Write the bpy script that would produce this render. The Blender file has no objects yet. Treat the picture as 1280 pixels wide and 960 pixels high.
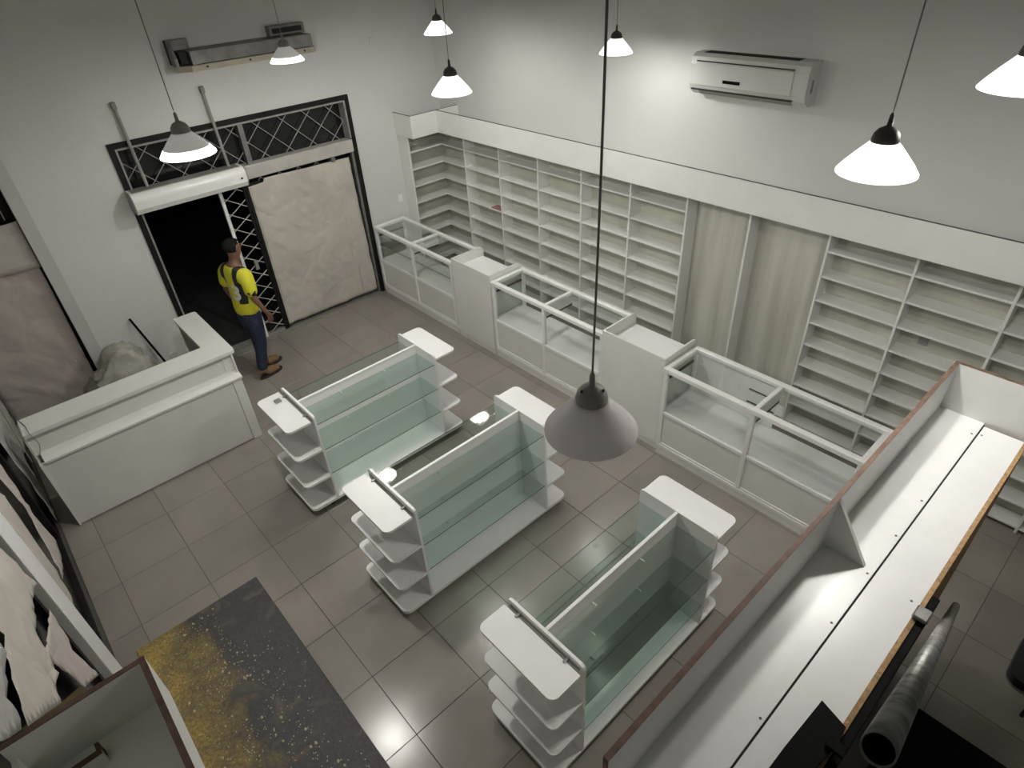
import bpy, bmesh, math, random
from mathutils import Vector, Matrix, noise
random.seed(7)
S = bpy.context.scene
COL = S.collection

# ------------------------------------------------------------------ camera
RW = ((0.673366, 0.737487, -0.051877), (0.407004, -0.428366, -0.806753), (-0.617192, 0.522126, -0.588607))
cam = bpy.data.cameras.new('camera')
cam.sensor_width = 36.0
cam.lens = 778.3 / 1280 * 36.0
cam.clip_start = 0.02
cam_o = bpy.data.objects.new('camera', cam)
COL.objects.link(cam_o)
r_, d_, f_ = (Vector(v) for v in RW)
M4 = Matrix((( r_.x, -d_.x, -f_.x, 7.876), (r_.y, -d_.y, -f_.y, 0.0), (r_.z, -d_.z, -f_.z, 4.4), (0, 0, 0, 1)))
cam_o.matrix_world = M4
S.camera = cam_o

# ------------------------------------------------------------------ world, exposure
W = bpy.data.worlds.new('night')
S.world = W
W.use_nodes = True
W.node_tree.nodes['Background'].inputs[0].default_value = (0.010, 0.011, 0.014, 1)
W.node_tree.nodes['Background'].inputs[1].default_value = 1.0
S.view_settings.view_transform = 'Standard'
S.view_settings.look = 'None'
S.view_settings.gamma = 1.0
S.view_settings.use_curve_mapping = False
S.view_settings.exposure = 0.50
LAMP_W = 31.0          # light of one lit pendant
SHADE_E = 1.15          # glow of its frosted glass

# ------------------------------------------------------------------ materials
def _nt(name):
    m = bpy.data.materials.new(name)
    m.use_nodes = True
    nt = m.node_tree
    return m, nt, nt.nodes['Principled BSDF']

def N(nt, t, **kw):
    n = nt.nodes.new(t)
    for k, v in kw.items():
        setattr(n, k, v)
    return n

def mat(name, c, rough=0.5, var=0.06, scale=6.0, bump=0.0, bscale=60.0, metal=0.0, spec=0.5, detail=4, c2=None, contrast=None):
    m, nt, b = _nt(name)
    tc = N(nt, 'ShaderNodeTexCoord')
    nz = N(nt, 'ShaderNodeTexNoise')
    nz.inputs['Scale'].default_value = scale
    nz.inputs['Detail'].default_value = detail
    nt.links.new(tc.outputs['Object'], nz.inputs['Vector'])
    rp = N(nt, 'ShaderNodeValToRGB')
    lo, hi = contrast or (0.3, 0.7)
    rp.color_ramp.elements[0].position = lo
    rp.color_ramp.elements[1].position = hi
    ca = c2 if c2 else tuple(max(0, x * (1 - var)) for x in c)
    cb = c if c2 else tuple(min(1, x * (1 + var)) for x in c)
    rp.color_ramp.elements[0].color = (*ca, 1)
    rp.color_ramp.elements[1].color = (*cb, 1)
    nt.links.new(nz.outputs['Fac'], rp.inputs['Fac'])
    nt.links.new(rp.outputs['Color'], b.inputs['Base Color'])
    b.inputs['Roughness'].default_value = rough
    b.inputs['Metallic'].default_value = metal
    b.inputs['Specular IOR Level'].default_value = spec
    if bump:
        n2 = N(nt, 'ShaderNodeTexNoise')
        n2.inputs['Scale'].default_value = bscale
        n2.inputs['Detail'].default_value = 5
        nt.links.new(tc.outputs['Object'], n2.inputs['Vector'])
        bp = N(nt, 'ShaderNodeBump')
        bp.inputs['Strength'].default_value = bump
        bp.inputs['Distance'].default_value = 0.01
        nt.links.new(n2.outputs['Fac'], bp.inputs['Height'])
        nt.links.new(bp.outputs['Normal'], b.inputs['Normal'])
    return m

def glass(name, tint, refl=1.0, rough=0.02):
    m, nt, b = _nt(name)
    nt.nodes.remove(b)
    out = nt.nodes['Material Output']
    tr = N(nt, 'ShaderNodeBsdfTransparent')
    tr.inputs[0].default_value = (*tint, 1)
    gl = N(nt, 'ShaderNodeBsdfGlossy')
    gl.inputs['Roughness'].default_value = rough
    gl.inputs['Color'].default_value = (refl, refl, refl, 1)
    lw = N(nt, 'ShaderNodeLayerWeight')
    lw.inputs['Blend'].default_value = 0.5
    pw = N(nt, 'ShaderNodeMath', operation='POWER')
    pw.inputs[1].default_value = 4.0
    nt.links.new(lw.outputs['Facing'], pw.inputs[0])
    fr = N(nt, 'ShaderNodeMath', operation='MULTIPLY_ADD')
    fr.inputs[1].default_value = 0.9
    fr.inputs[2].default_value = 0.035
    nt.links.new(pw.outputs[0], fr.inputs[0])
    mx = N(nt, 'ShaderNodeMixShader')
    nt.links.new(fr.outputs[0], mx.inputs[0])
    nt.links.new(tr.outputs[0], mx.inputs[1])
    nt.links.new(gl.outputs[0], mx.inputs[2])
    nt.links.new(mx.outputs[0], out.inputs[0])
    return m

def emit(name, c, s):
    m, nt, b = _nt(name)
    b.inputs['Base Color'].default_value = (0.8, 0.8, 0.78, 1)
    b.inputs['Emission Color'].default_value = (*c, 1)
    b.inputs['Emission Strength'].default_value = s
    b.inputs['Roughness'].default_value = 0.35
    return m

MT = {}
MT['wall'] = mat('wall_paint', (0.65, 0.65, 0.635), 0.75, 0.03, 1.3, 0.12, 45)
MT['ceil'] = mat('ceiling_paint', (0.82, 0.82, 0.80), 0.85, 0.03, 1.0)
MT['mel'] = mat('white_melamine', (0.79, 0.795, 0.765), 0.38, 0.025, 5)
MT['mel_dirty'] = mat('soiled_white_panel', (0.70, 0.70, 0.62), 0.5, 0.10, 3.0, contrast=(0.25, 0.7))
MT['shelf_back'] = mat('smudgy_shaded_back_panel', (0.50, 0.50, 0.43), 0.6, 0.10, 4.0)  # smudgy grey-green, base lowered to paint in the shade of the shelf recesses
MT['white'] = mat('bright_white_board', (0.84, 0.84, 0.84), 0.3, 0.02, 8)
MT['dullbeam'] = mat('dull_painted_beam', (0.46, 0.445, 0.41), 0.5, 0.08, 6)
MT['alu'] = mat('white_aluminium', (0.84, 0.84, 0.82), 0.28, 0.02, 10)
MT['front'] = mat('grey_white_laminate', (0.74, 0.745, 0.705), 0.35, 0.03, 4)
MT['counter'] = mat('counter_laminate', (0.78, 0.79, 0.75), 0.4, 0.025, 4)
MT['edge'] = mat('brown_board_edge', (0.095, 0.052, 0.035), 0.75, 0.35, 30)
MT['chip'] = mat('raw_chipboard', (0.33, 0.205, 0.10), 0.85, 0.35, 60, 0.3, 150)
MT['black'] = mat('black_metal', (0.004, 0.004, 0.004), 0.85, 0.2, 8, spec=0.15)
MT['frame_black'] = mat('black_door_frame', (0.010, 0.0095, 0.009), 0.6, 0.25, 10, spec=0.2)
MT['grey_metal'] = mat('dull_grey_metal', (0.30, 0.29, 0.27), 0.45, 0.10, 12, metal=0.3)
MT['grille'] = mat('painted_grille', (0.27, 0.265, 0.25), 0.5, 0.1, 14)
MT['galv'] = mat('dusty_galvanised_steel', (0.20, 0.195, 0.19), 0.5, 0.2, 9, metal=0.5)
MT['beige'] = mat('aged_beige_plastic', (0.40, 0.365, 0.28), 0.5, 0.12, 7)
MT['acwhite'] = mat('air_conditioner_plastic', (0.62, 0.62, 0.60), 0.4, 0.02, 5)
MT['slot'] = mat('dark_slot', (0.02, 0.02, 0.02), 0.7, 0.2, 8)
MT['cap'] = mat('dark_lamp_cap', (0.055, 0.05, 0.046), 0.5, 0.1, 20)
MT['cord'] = mat('lamp_cord', (0.20, 0.19, 0.175), 0.6, 0.1, 20)
MT['grout'] = mat('dark_grout', (0.075, 0.07, 0.062), 0.9, 0.15, 9)
MT['glass'] = glass('clear_glass', (0.965, 0.98, 0.975))
MT['gshelf'] = glass('green_shelf_glass', (0.895, 0.945, 0.925))
MT['gedge'] = mat('green_glass_edge', (0.035, 0.065, 0.055), 0.15, 0.1, 8)
MT['pane'] = mat('night_window_glass', (0.010, 0.010, 0.011), 0.12, 0.2, 3)
MT['shade_lit'] = emit('lit_frosted_shade', (1.0, 0.985, 0.93), SHADE_E)
MT['shade_dim'] = emit('grey_frosted_shade', (1.0, 0.985, 0.94), 0.10)
MT['rim'] = emit('bright_shade_rim', (1.0, 0.99, 0.95), 2.0)
MT['bulb'] = emit('glowing_bulb', (1.0, 0.985, 0.94), 14.0)
def frosted(name, c):
    m, nt, b = _nt(name)
    nt.nodes.remove(b)
    df = N(nt, 'ShaderNodeBsdfDiffuse'); df.inputs[0].default_value = (*c, 1)
    tl = N(nt, 'ShaderNodeBsdfTranslucent'); tl.inputs[0].default_value = (*c, 1)
    gl = N(nt, 'ShaderNodeBsdfGlossy'); gl.inputs['Roughness'].default_value = 0.5
    m1 = N(nt, 'ShaderNodeMixShader'); m1.inputs[0].default_value = 0.5
    m2 = N(nt, 'ShaderNodeMixShader'); m2.inputs[0].default_value = 0.05
    nt.links.new(df.outputs[0], m1.inputs[1]); nt.links.new(tl.outputs[0], m1.inputs[2])
    nt.links.new(m1.outputs[0], m2.inputs[1]); nt.links.new(gl.outputs[0], m2.inputs[2])
    nt.links.new(m2.outputs[0], nt.nodes['Material Output'].inputs[0])
    return m
MT['shade_off'] = frosted('unlit_frosted_glass', (0.92, 0.89, 0.90))
MT['cap_off'] = mat('grey_lamp_cap', (0.26, 0.25, 0.235), 0.55, 0.08, 20)
MT['asphalt'] = mat('dark_pavement', (0.022, 0.022, 0.022), 0.9, 0.3, 7, 0.3, 40)
MT['night'] = mat('dark_street_wall', (0.010, 0.010, 0.012), 0.95, 0.4, 2)  # night darkness painted in as a near-black wall colour
MT['skin'] = mat('brown_skin', (0.17, 0.085, 0.055), 0.55, 0.08, 12)
MT['hair'] = mat('black_hair', (0.008, 0.007, 0.006), 0.8, 0.2, 40, spec=0.15)
MT['jeans'] = mat('dark_blue_denim', (0.012, 0.018, 0.045), 0.85, 0.25, 25, 0.2, 120)
MT['boot'] = mat('tan_leather', (0.19, 0.115, 0.052), 0.9, 0.2, 18)
MT['sole'] = mat('dark_rubber_sole', (0.025, 0.018, 0.014), 0.8, 0.2, 18)
MT['number'] = mat('white_jersey_print', (0.62, 0.62, 0.60), 0.7, 0.1, 30)
MT['sack'] = mat('woven_plastic_sack', (0.40, 0.39, 0.34), 0.8, 0.15, 18, 0.25, 120)
MT['red'] = mat('red_print', (0.30, 0.025, 0.025), 0.6, 0.1, 20)
MT['screw'] = mat('screw_head', (0.10, 0.09, 0.07), 0.5, 0.2, 20)
MT['bin'] = mat('black_vinyl', (0.010, 0.010, 0.011), 0.35, 0.2, 8)

def streak_mat():
    m = mat('streaked_back_panel', (0.62, 0.62, 0.55), 0.55, 0.10, 3.0, c2=(0.47, 0.47, 0.40), contrast=(0.30, 0.62))
    nt = m.node_tree
    mp = N(nt, 'ShaderNodeMapping')
    mp.inputs['Scale'].default_value = (3.2, 1.0, 0.22)
    tc = [n for n in nt.nodes if n.type == 'TEX_COORD'][0]
    nt.links.new(tc.outputs['Object'], mp.inputs['Vector'])
    for n in list(nt.nodes):
        if n.type == 'TEX_NOISE': nt.links.new(mp.outputs['Vector'], n.inputs['Vector'])
    return m
MT['streak'] = streak_mat()
MT['thin_line'] = mat('dark_joint_line', (0.10, 0.095, 0.09), 0.8, 0.1, 9)

def paper_mat(name, c):
    m = mat(name, c, 0.85, 0.09, 2.2, 0.32, 7.0)
    nt = m.node_tree
    bp = [n for n in nt.nodes if n.type == 'BUMP'][0]
    bp.inputs['Distance'].default_value = 0.03
    vo = N(nt, 'ShaderNodeTexVoronoi', feature='DISTANCE_TO_EDGE')
    vo.inputs['Scale'].default_value = 2.1
    tc = [n for n in nt.nodes if n.type == 'TEX_COORD'][0]
    nz = N(nt, 'ShaderNodeTexNoise'); nz.inputs['Scale'].default_value = 2.0
    nt.links.new(tc.outputs['Object'], nz.inputs['Vector'])
    mv = N(nt, 'ShaderNodeVectorMath', operation='ADD')
    sc = N(nt, 'ShaderNodeVectorMath', operation='SCALE'); sc.inputs['Scale'].default_value = 0.12
    nt.links.new(nz.outputs['Color'], sc.inputs[0])
    nt.links.new(tc.outputs['Object'], mv.inputs[0]); nt.links.new(sc.outputs[0], mv.inputs[1])
    nt.links.new(mv.outputs[0], vo.inputs['Vector'])
    mr = N(nt, 'ShaderNodeMapRange'); mr.inputs['From Max'].default_value = 0.12; mr.inputs['To Max'].default_value = 0.5
    nt.links.new(vo.outputs['Distance'], mr.inputs['Value'])
    ad = N(nt, 'ShaderNodeMath', operation='ADD')
    src = bp.inputs['Height'].links[0].from_socket
    nt.links.new(src, ad.inputs[0]); nt.links.new(mr.outputs[0], ad.inputs[1])
    nt.links.new(ad.outputs[0], bp.inputs['Height'])
    return m
MT['paper'] = paper_mat('brown_wrapping_paper', (0.47, 0.425, 0.395))
MT['paper_light'] = paper_mat('pale_wrapping_paper', (0.50, 0.47, 0.425))
MT['paper_grey'] = paper_mat('greyish_paper', (0.42, 0.41, 0.395))

def tile_mat():
    m = mat('beige_grey_floor_tile', (0.285, 0.262, 0.234), 0.22, 0.1, 1.3, 0.0, 30, c2=(0.235, 0.217, 0.194), contrast=(0.3, 0.7), detail=7)
    nt = m.node_tree
    b = nt.nodes['Principled BSDF']
    geo = N(nt, 'ShaderNodeNewGeometry')
    for n in list(nt.nodes):
        if n.type == 'TEX_NOISE':
            nt.links.new(geo.outputs['Position'], n.inputs['Vector'])
    oi = N(nt, 'ShaderNodeObjectInfo')
    hs = N(nt, 'ShaderNodeHueSaturation')
    mv = N(nt, 'ShaderNodeMapRange')
    mv.inputs['To Min'].default_value = 0.93
    mv.inputs['To Max'].default_value = 1.06
    nt.links.new(oi.outputs['Random'], mv.inputs['Value'])
    nt.links.new(mv.outputs['Result'], hs.inputs['Value'])
    src = b.inputs['Base Color'].links[0].from_socket
    nt.links.new(src, hs.inputs['Color'])
    nt.links.new(hs.outputs['Color'], b.inputs['Base Color'])
    return m
MT['tile'] = tile_mat()

def mat_board():
    # dark board lying on the floor: ochre dust thick on one side, pale specks all over
    m, nt, b = _nt('dusty_black_sheet')
    tc = N(nt, 'ShaderNodeTexCoord')
    sp = N(nt, 'ShaderNodeSeparateXYZ')
    nt.links.new(tc.outputs['Object'], sp.inputs[0])
    n1 = N(nt, 'ShaderNodeTexNoise')
    n1.inputs['Scale'].default_value = 5.0
    n1.inputs['Detail'].default_value = 8
    nt.links.new(tc.outputs['Object'], n1.inputs['Vector'])
    # stain weight grows toward -y edge
    ma = N(nt, 'ShaderNodeMath', operation='MULTIPLY_ADD')
    ma.inputs[1].default_value = -1.15
    ma.inputs[2].default_value = -0.39
    nt.links.new(sp.outputs['Y'], ma.inputs[0])
    ad = N(nt, 'ShaderNodeMath', operation='ADD')
    nt.links.new(ma.outputs[0], ad.inputs[0])
    nt.links.new(n1.outputs['Fac'], ad.inputs[1])
    r1 = N(nt, 'ShaderNodeValToRGB')
    r1.color_ramp.elements[0].position = 0.12
    r1.color_ramp.elements[0].color = (0, 0, 0, 1)
    r1.color_ramp.elements[1].position = 0.72
    r1.color_ramp.elements[1].color = (1, 1, 1, 1)
    nt.links.new(ad.outputs[0], r1.inputs['Fac'])
    n2 = N(nt, 'ShaderNodeTexNoise')
    n2.inputs['Scale'].default_value = 60
    n2.inputs['Detail'].default_value = 6
    nt.links.new(tc.outputs['Object'], n2.inputs['Vector'])
    r2 = N(nt, 'ShaderNodeValToRGB')
    r2.color_ramp.elements[0].position = 0.35
    r2.color_ramp.elements[0].color = (0.030, 0.030, 0.034, 1)
    r2.color_ramp.elements[1].position = 0.75
    r2.color_ramp.elements[1].color = (0.060, 0.058, 0.056, 1)
    nt.links.new(n2.outputs['Fac'], r2.inputs['Fac'])
    r3 = N(nt, 'ShaderNodeValToRGB')
    r3.color_ramp.elements[0].position = 0.30
    r3.color_ramp.elements[0].color = (0.16, 0.11, 0.025, 1)
    r3.color_ramp.elements[1].position = 0.75
    r3.color_ramp.elements[1].color = (0.46, 0.34, 0.09, 1)
    nt.links.new(n2.outputs['Fac'], r3.inputs['Fac'])
    mx = N(nt, 'ShaderNodeMixRGB')
    nt.links.new(r1.outputs['Color'], mx.inputs['Fac'])
    nt.links.new(r2.outputs['Color'], mx.inputs['Color1'])
    nt.links.new(r3.outputs['Color'], mx.inputs['Color2'])
    # dusty shoe scuffs
    n3 = N(nt, 'ShaderNodeTexNoise')
    n3.inputs['Scale'].default_value = 3.2
    n3.inputs['Detail'].default_value = 2
    n3.inputs['Distortion'].default_value = 1.4
    nt.links.new(tc.outputs['Object'], n3.inputs['Vector'])
    r4 = N(nt, 'ShaderNodeValToRGB')
    r4.color_ramp.elements[0].position = 0.60
    r4.color_ramp.elements[0].color = (0, 0, 0, 1)
    r4.color_ramp.elements[1].position = 0.72
    r4.color_ramp.elements[1].color = (0.35, 0.35, 0.35, 1)
    nt.links.new(n3.outputs['Fac'], r4.inputs['Fac'])
    mx2 = N(nt, 'ShaderNodeMixRGB')
    mx2.inputs['Color2'].default_value = (0.17, 0.15, 0.10, 1)
    nt.links.new(r4.outputs['Color'], mx2.inputs['Fac'])
    nt.links.new(mx.outputs['Color'], mx2.inputs['Color1'])
    nt.links.new(mx2.outputs['Color'], b.inputs['Base Color'])
    b.inputs['Roughness'].default_value = 0.62
    return m
MT['sheet'] = mat_board()
MT['speck'] = mat('pale_crumb', (0.42, 0.38, 0.22), 0.8, 0.35, 40)

def jersey_mat():
    m, nt, b = _nt('yellow_black_jersey')
    tc = N(nt, 'ShaderNodeTexCoord')
    sp = N(nt, 'ShaderNodeSeparateXYZ')
    nt.links.new(tc.outputs['Object'], sp.inputs[0])
    ab = N(nt, 'ShaderNodeMath', operation='ABSOLUTE')
    nt.links.new(sp.outputs['X'], ab.inputs[0])
    su = N(nt, 'ShaderNodeMath', operation='SUBTRACT')
    su.inputs[1].default_value = 0.118
    nt.links.new(ab.outputs[0], su.inputs[0])
    a2 = N(nt, 'ShaderNodeMath', operation='ABSOLUTE')
    nt.links.new(su.outputs[0], a2.inputs[0])
    lt = N(nt, 'ShaderNodeMath', operation='LESS_THAN')
    lt.inputs[1].default_value = 0.040
    nt.links.new(a2.outputs[0], lt.inputs[0])
    gz = N(nt, 'ShaderNodeMath', operation='GREATER_THAN')
    gz.inputs[1].default_value = 1.03
    nt.links.new(sp.outputs['Z'], gz.inputs[0])
    st = N(nt, 'ShaderNodeMath', operation='MULTIPLY')
    nt.links.new(lt.outputs[0], st.inputs[0])
    nt.links.new(gz.outputs[0], st.inputs[1])
    # black blotches on the sleeve ends
    nz = N(nt, 'ShaderNodeTexNoise')
    nz.inputs['Scale'].default_value = 22
    nt.links.new(tc.outputs['Object'], nz.inputs['Vector'])
    g2 = N(nt, 'ShaderNodeMath', operation='GREATER_THAN')
    g2.inputs[1].default_value = 0.235
    nt.links.new(ab.outputs[0], g2.inputs[0])
    g3 = N(nt, 'ShaderNodeMath', operation='GREATER_THAN')
    g3.inputs[1].default_value = 0.52
    nt.links.new(nz.outputs['Fac'], g3.inputs[0])
    l4 = N(nt, 'ShaderNodeMath', operation='LESS_THAN')
    l4.inputs[1].default_value = 1.22
    nt.links.new(sp.outputs['Z'], l4.inputs[0])
    m1 = N(nt, 'ShaderNodeMath', operation='MULTIPLY')
    nt.links.new(g2.outputs[0], m1.inputs[0])
    nt.links.new(g3.outputs[0], m1.inputs[1])
    m2 = N(nt, 'ShaderNodeMath', operation='MULTIPLY')
    nt.links.new(m1.outputs[0], m2.inputs[0])
    nt.links.new(l4.outputs[0], m2.inputs[1])
    mxm = N(nt, 'ShaderNodeMath', operation='MAXIMUM')
    nt.links.new(st.outputs[0], mxm.inputs[0])
    nt.links.new(m2.outputs[0], mxm.inputs[1])
    mx = N(nt, 'ShaderNodeMixRGB')
    mx.inputs['Color1'].default_value = (0.62, 0.60, 0.03, 1)
    mx.inputs['Color2'].default_value = (0.012, 0.012, 0.013, 1)
    nt.links.new(mxm.outputs[0], mx.inputs['Fac'])
    nt.links.new(mx.outputs['Color'], b.inputs['Base Color'])
    b.inputs['Roughness'].default_value = 0.75
    return m
MT['jersey'] = jersey_mat()

# ------------------------------------------------------------------ mesh helpers
WORG = {}

class MB:
    def __init__(self):
        self.v = []; self.f = []; self.mi = []
    def add(self, vs, fs, mi=0):
        o = len(self.v)
        self.v += [tuple(p) for p in vs]
        self.f += [tuple(i + o for i in f) for f in fs]
        self.mi += [mi] * len(fs)
        return self
    def box(self, x0, x1, y0, y1, z0, z1, b=0.0, mi=0):
        if b <= 0:
            vs = [(x0,y0,z0),(x1,y0,z0),(x1,y1,z0),(x0,y1,z0),(x0,y0,z1),(x1,y0,z1),(x1,y1,z1),(x0,y1,z1)]
            fs = [(0,3,2,1),(4,5,6,7),(0,1,5,4),(1,2,6,5),(2,3,7,6),(3,0,4,7)]
            return self.add(vs, fs, mi)
        # chamfered box: 24 vertices
        X = (x0, x1); Y = (y0, y1); Z = (z0, z1)
        vs = []; idx = {}
        for i in (0,1):
            for j in (0,1):
                for k in (0,1):
                    sx = b if i == 0 else -b; sy = b if j == 0 else -b; sz = b if k == 0 else -b
                    idx[i,j,k,0] = len(vs); vs.append((X[i], Y[j]+sy, Z[k]+sz))
                    idx[i,j,k,1] = len(vs); vs.append((X[i]+sx, Y[j], Z[k]+sz))
                    idx[i,j,k,2] = len(vs); vs.append((X[i]+sx, Y[j]+sy, Z[k]))
        bm = bmesh.new()
        bv = [bm.verts.new(p) for p in vs]
        bmesh.ops.convex_hull(bm, input=bv)
        bmesh.ops.dissolve_limit(bm, angle_limit=0.01, verts=bm.verts[:], edges=bm.edges[:])
        bm.normal_update()
        bm.verts.index_update()
        r = self.add([p.co[:] for p in bm.verts], [[q.index for q in f.verts] for f in bm.faces], mi)
        bm.free()
        return r
    def prism(self, poly, axis, a, b, mi=0):
        """poly of 2D points, extruded along axis from a to b"""
        n = len(poly)
        def P(p, t):
            return {0: (t, p[0], p[1]), 1: (p[0], t, p[1]), 2: (p[0], p[1], t)}[axis]
        vs = [P(p, a) for p in poly] + [P(p, b) for p in poly]
        area = sum(poly[i][0]*poly[(i+1)%n][1] - poly[(i+1)%n][0]*poly[i][1] for i in range(n))
        flip = (area > 0) != ((b > a) != (axis == 1))
        fs = [tuple(range(n))[::-1], tuple(range(n, 2*n))]
        fs += [(i, (i+1) % n, n + (i+1) % n, n + i) for i in range(n)]
        if flip: fs = [f[::-1] for f in fs]
        return self.add(vs, fs, mi)
    def tube(self, pts, r, n=10, mi=0, cap=True):
        pts = [Vector(p) for p in pts]
        rr = r if isinstance(r, (list, tuple)) else [r] * len(pts)
        vs = []; fs = []
        up = None
        for i, p in enumerate(pts):
            t = (pts[min(i+1, len(pts)-1)] - pts[max(i-1, 0)]).normalized()
            if up is None:
                up = Vector((0,0,1)) if abs(t.z) < 0.9 else Vector((1,0,0))
            a = t.cross(up).normalized(); bb = a.cross(t).normalized(); up = bb
            for k in range(n):
                an = 2*math.pi*k/n
                vs.append(p + (a*math.cos(an) + bb*math.sin(an)) * rr[i])
        for i in range(len(pts)-1):
            for k in range(n):
                k2 = (k+1) % n
                fs.append((i*n+k, i*n+k2, (i+1)*n+k2, (i+1)*n+k))
        if cap:
            fs.append(tuple(range(n))[::-1]); fs.append(tuple((len(pts)-1)*n + k for k in range(n)))
        return self.add(vs, fs, mi)
    def lathe(self, prof, c, n=32, mi=0):
        """prof list of (r,z) relative to c"""
        vs = []; fs = []
        for r, z in prof:
            for k in range(n):
                a = 2*math.pi*k/n
                vs.append((c[0]+r*math.cos(a), c[1]+r*math.sin(a), c[2]+z))
        for i in range(len(prof)-1):
            for k in range(n):
                k2 = (k+1) % n
                fs.append((i*n+k, i*n+k2, (i+1)*n+k2, (i+1)*n+k))
        return self.add(vs, fs, mi)
    def mesh(self, name):
        m = bpy.data.meshes.new(name)
        m.from_pydata(self.v, [], self.f)
        m.polygons.foreach_set('material_index', self.mi)
        m.update()
        return m
    def build(self, name, mats, parent=None, smooth=False, local=False):
        me = self.mesh(name)
        for mm in (mats if isinstance(mats, (list, tuple)) else [mats]):
            me.materials.append(MT[mm])
        if smooth:
            me.polygons.foreach_set('use_smooth', [True]*len(me.polygons))
        return put(name, me, parent, local)

def put(name, me, parent=None, local=False, loc=None):
    o = bpy.data.objects.new(name, me)
    COL.objects.link(o)
    if parent is not None:
        o.parent = parent
        if loc is not None:
            o.location = loc
            WORG[o.name] = WORG.get(parent.name, Vector()) + Vector(loc)
        elif not local:
            o.location = -WORG.get(parent.name, Vector())
            WORG[o.name] = Vector()
        else:
            WORG[o.name] = WORG.get(parent.name, Vector())
    elif loc is not None:
        o.location = loc
        WORG[o.name] = Vector(loc)
    return o

def thing(name, label, cat, loc=(0,0,0), group=None, kind=None):
    o = bpy.data.objects.new(name, None)
    COL.objects.link(o)
    o.empty_display_size = 0.1
    o.location = loc
    WORG[o.name] = Vector(loc)
    if label: o['label'] = label
    if cat: o['category'] = cat
    if group: o['group'] = group
    if kind: o['kind'] = kind
    return o

def tag(o, label=None, cat=None, group=None, kind=None):
    if label: o['label'] = label
    if cat: o['category'] = cat
    if group: o['group'] = group
    if kind: o['kind'] = kind
    return o

def struct(o, label, cat):
    return tag(o, label, cat, kind='structure')

def rrect(x0, x1, y0, y1, r, corners=(1,1,1,1), n=6):
    """rounded rectangle outline, corners: (x0y0, x1y0, x1y1, x0y1)"""
    out = []
    cs = [(x0, y0, x0+r, y0+r, math.pi), (x1, y0, x1-r, y0+r, 1.5*math.pi), (x1, y1, x1-r, y1-r, 0), (x0, y1, x0+r, y1-r, 0.5*math.pi)]
    for i, (px, py, cx, cy, a0) in enumerate(cs):
        if corners[i]:
            for k in range(n+1):
                a = a0 + 0.5*math.pi*k/n
                out.append((cx + r*math.cos(a), cy + r*math.sin(a)))
        else:
            out.append((px, py))
    return out

YW = 5.64      # shelf wall
YL = -0.66     # left glazed wall
XB = 10.4      # back wall
ZC = 5.2       # ceiling

# ------------------------------------------------------------------ room shell
m = MB()
m.prism([(0, 0.43), (-0.035, 0.305), (-0.2, 0.305), (-0.2, 1.33), (0, 1.33)], 2, 0, ZC)
m.box(-0.2, 0, YL-0.2, 0.43, 2.9, ZC)
m.box(-0.2, 0, 1.33, 4.2, 2.81, ZC)
m.box(-0.2, 0, 4.2, YW+0.2, 0, ZC)
struct(m.build('wall_front', 'wall'), 'white plastered end wall with the shop door', 'wall')
m = MB(); m.box(0, XB+0.2, YW, YW+0.2, 0, ZC)
struct(m.build('wall_right', 'wall'), 'long white wall above the built-in shelving', 'wall')
m = MB()
m.box(0, 6.15, YL-0.2, YL, 2.75, ZC); m.box(6.15, XB, YL-0.2, YL, 0, ZC)
struct(m.build('wall_left', 'wall'), 'white wall above the papered shop windows', 'wall')
m = MB(); m.box(XB, XB+0.2, YL-0.2, YW, 0, ZC)
struct(m.build('wall_back', 'wall'), 'white wall behind the viewer', 'wall')
m = MB(); m.box(-0.2, XB+0.2, YL-0.2, YW+0.2, ZC, ZC+0.1)
struct(m.build('ceiling', 'ceil'), 'high plain ceiling holding the pendant lamps', 'ceiling')
fl = MB().box(-0.2, XB, YL-0.2, YW, -0.08, -0.006).build('floor', 'grout')
struct(fl, 'beige grey tiled shop floor', 'floor')

# floor tiles, one object each
T = 0.5655; G = 0.0035
tm = MB().box(G/2, T-G/2, G/2, T-G/2, -0.012, 0.0, 0.0015).mesh('tile')
tm.materials.append(MT['tile'])
half = {}
def cut_tile(x0, x1, y0, y1):
    k = (round(x1-x0, 3), round(y1-y0, 3))
    if k == (round(T, 3), round(T, 3)): return tm
    if k not in half:
        me = MB().box(G/2, k[0]-G/2, G/2, k[1]-G/2, -0.012, 0.0, 0.0015).mesh('tile')
        me.materials.append(MT['tile']); half[k] = me
    return half[k]
xs = [5.222 + T*i for i in range(-11, 12)]
ys = [0.715 + T*i for i in range(-5, 10)]
for i in range(len(xs)-1):
    for j in range(len(ys)-1):
        x0, x1, y0, y1 = max(xs[i], 0), min(xs[i+1], XB), max(ys[j], YL), min(ys[j+1], YW)
        if x1-x0 < 0.02 or y1-y0 < 0.02: continue
        if x0 < 0.01 and x1-x0 < 0.02: continue
        put('tile', cut_tile(x0, x1, y0, y1), fl, loc=(x0, y0, 0))

# street outside, its night darkness put into the colours
struct(MB().box(-6, -0.2, -3, 8, -0.10, -0.03).build('ground', 'asphalt'), 'dark pavement outside the open door', 'ground')
struct(MB().box(-6.2, -6, -3, 8, -0.1, 5).build('wall_street', 'night'), 'near-black backdrop wall across the night street', 'wall')

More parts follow.
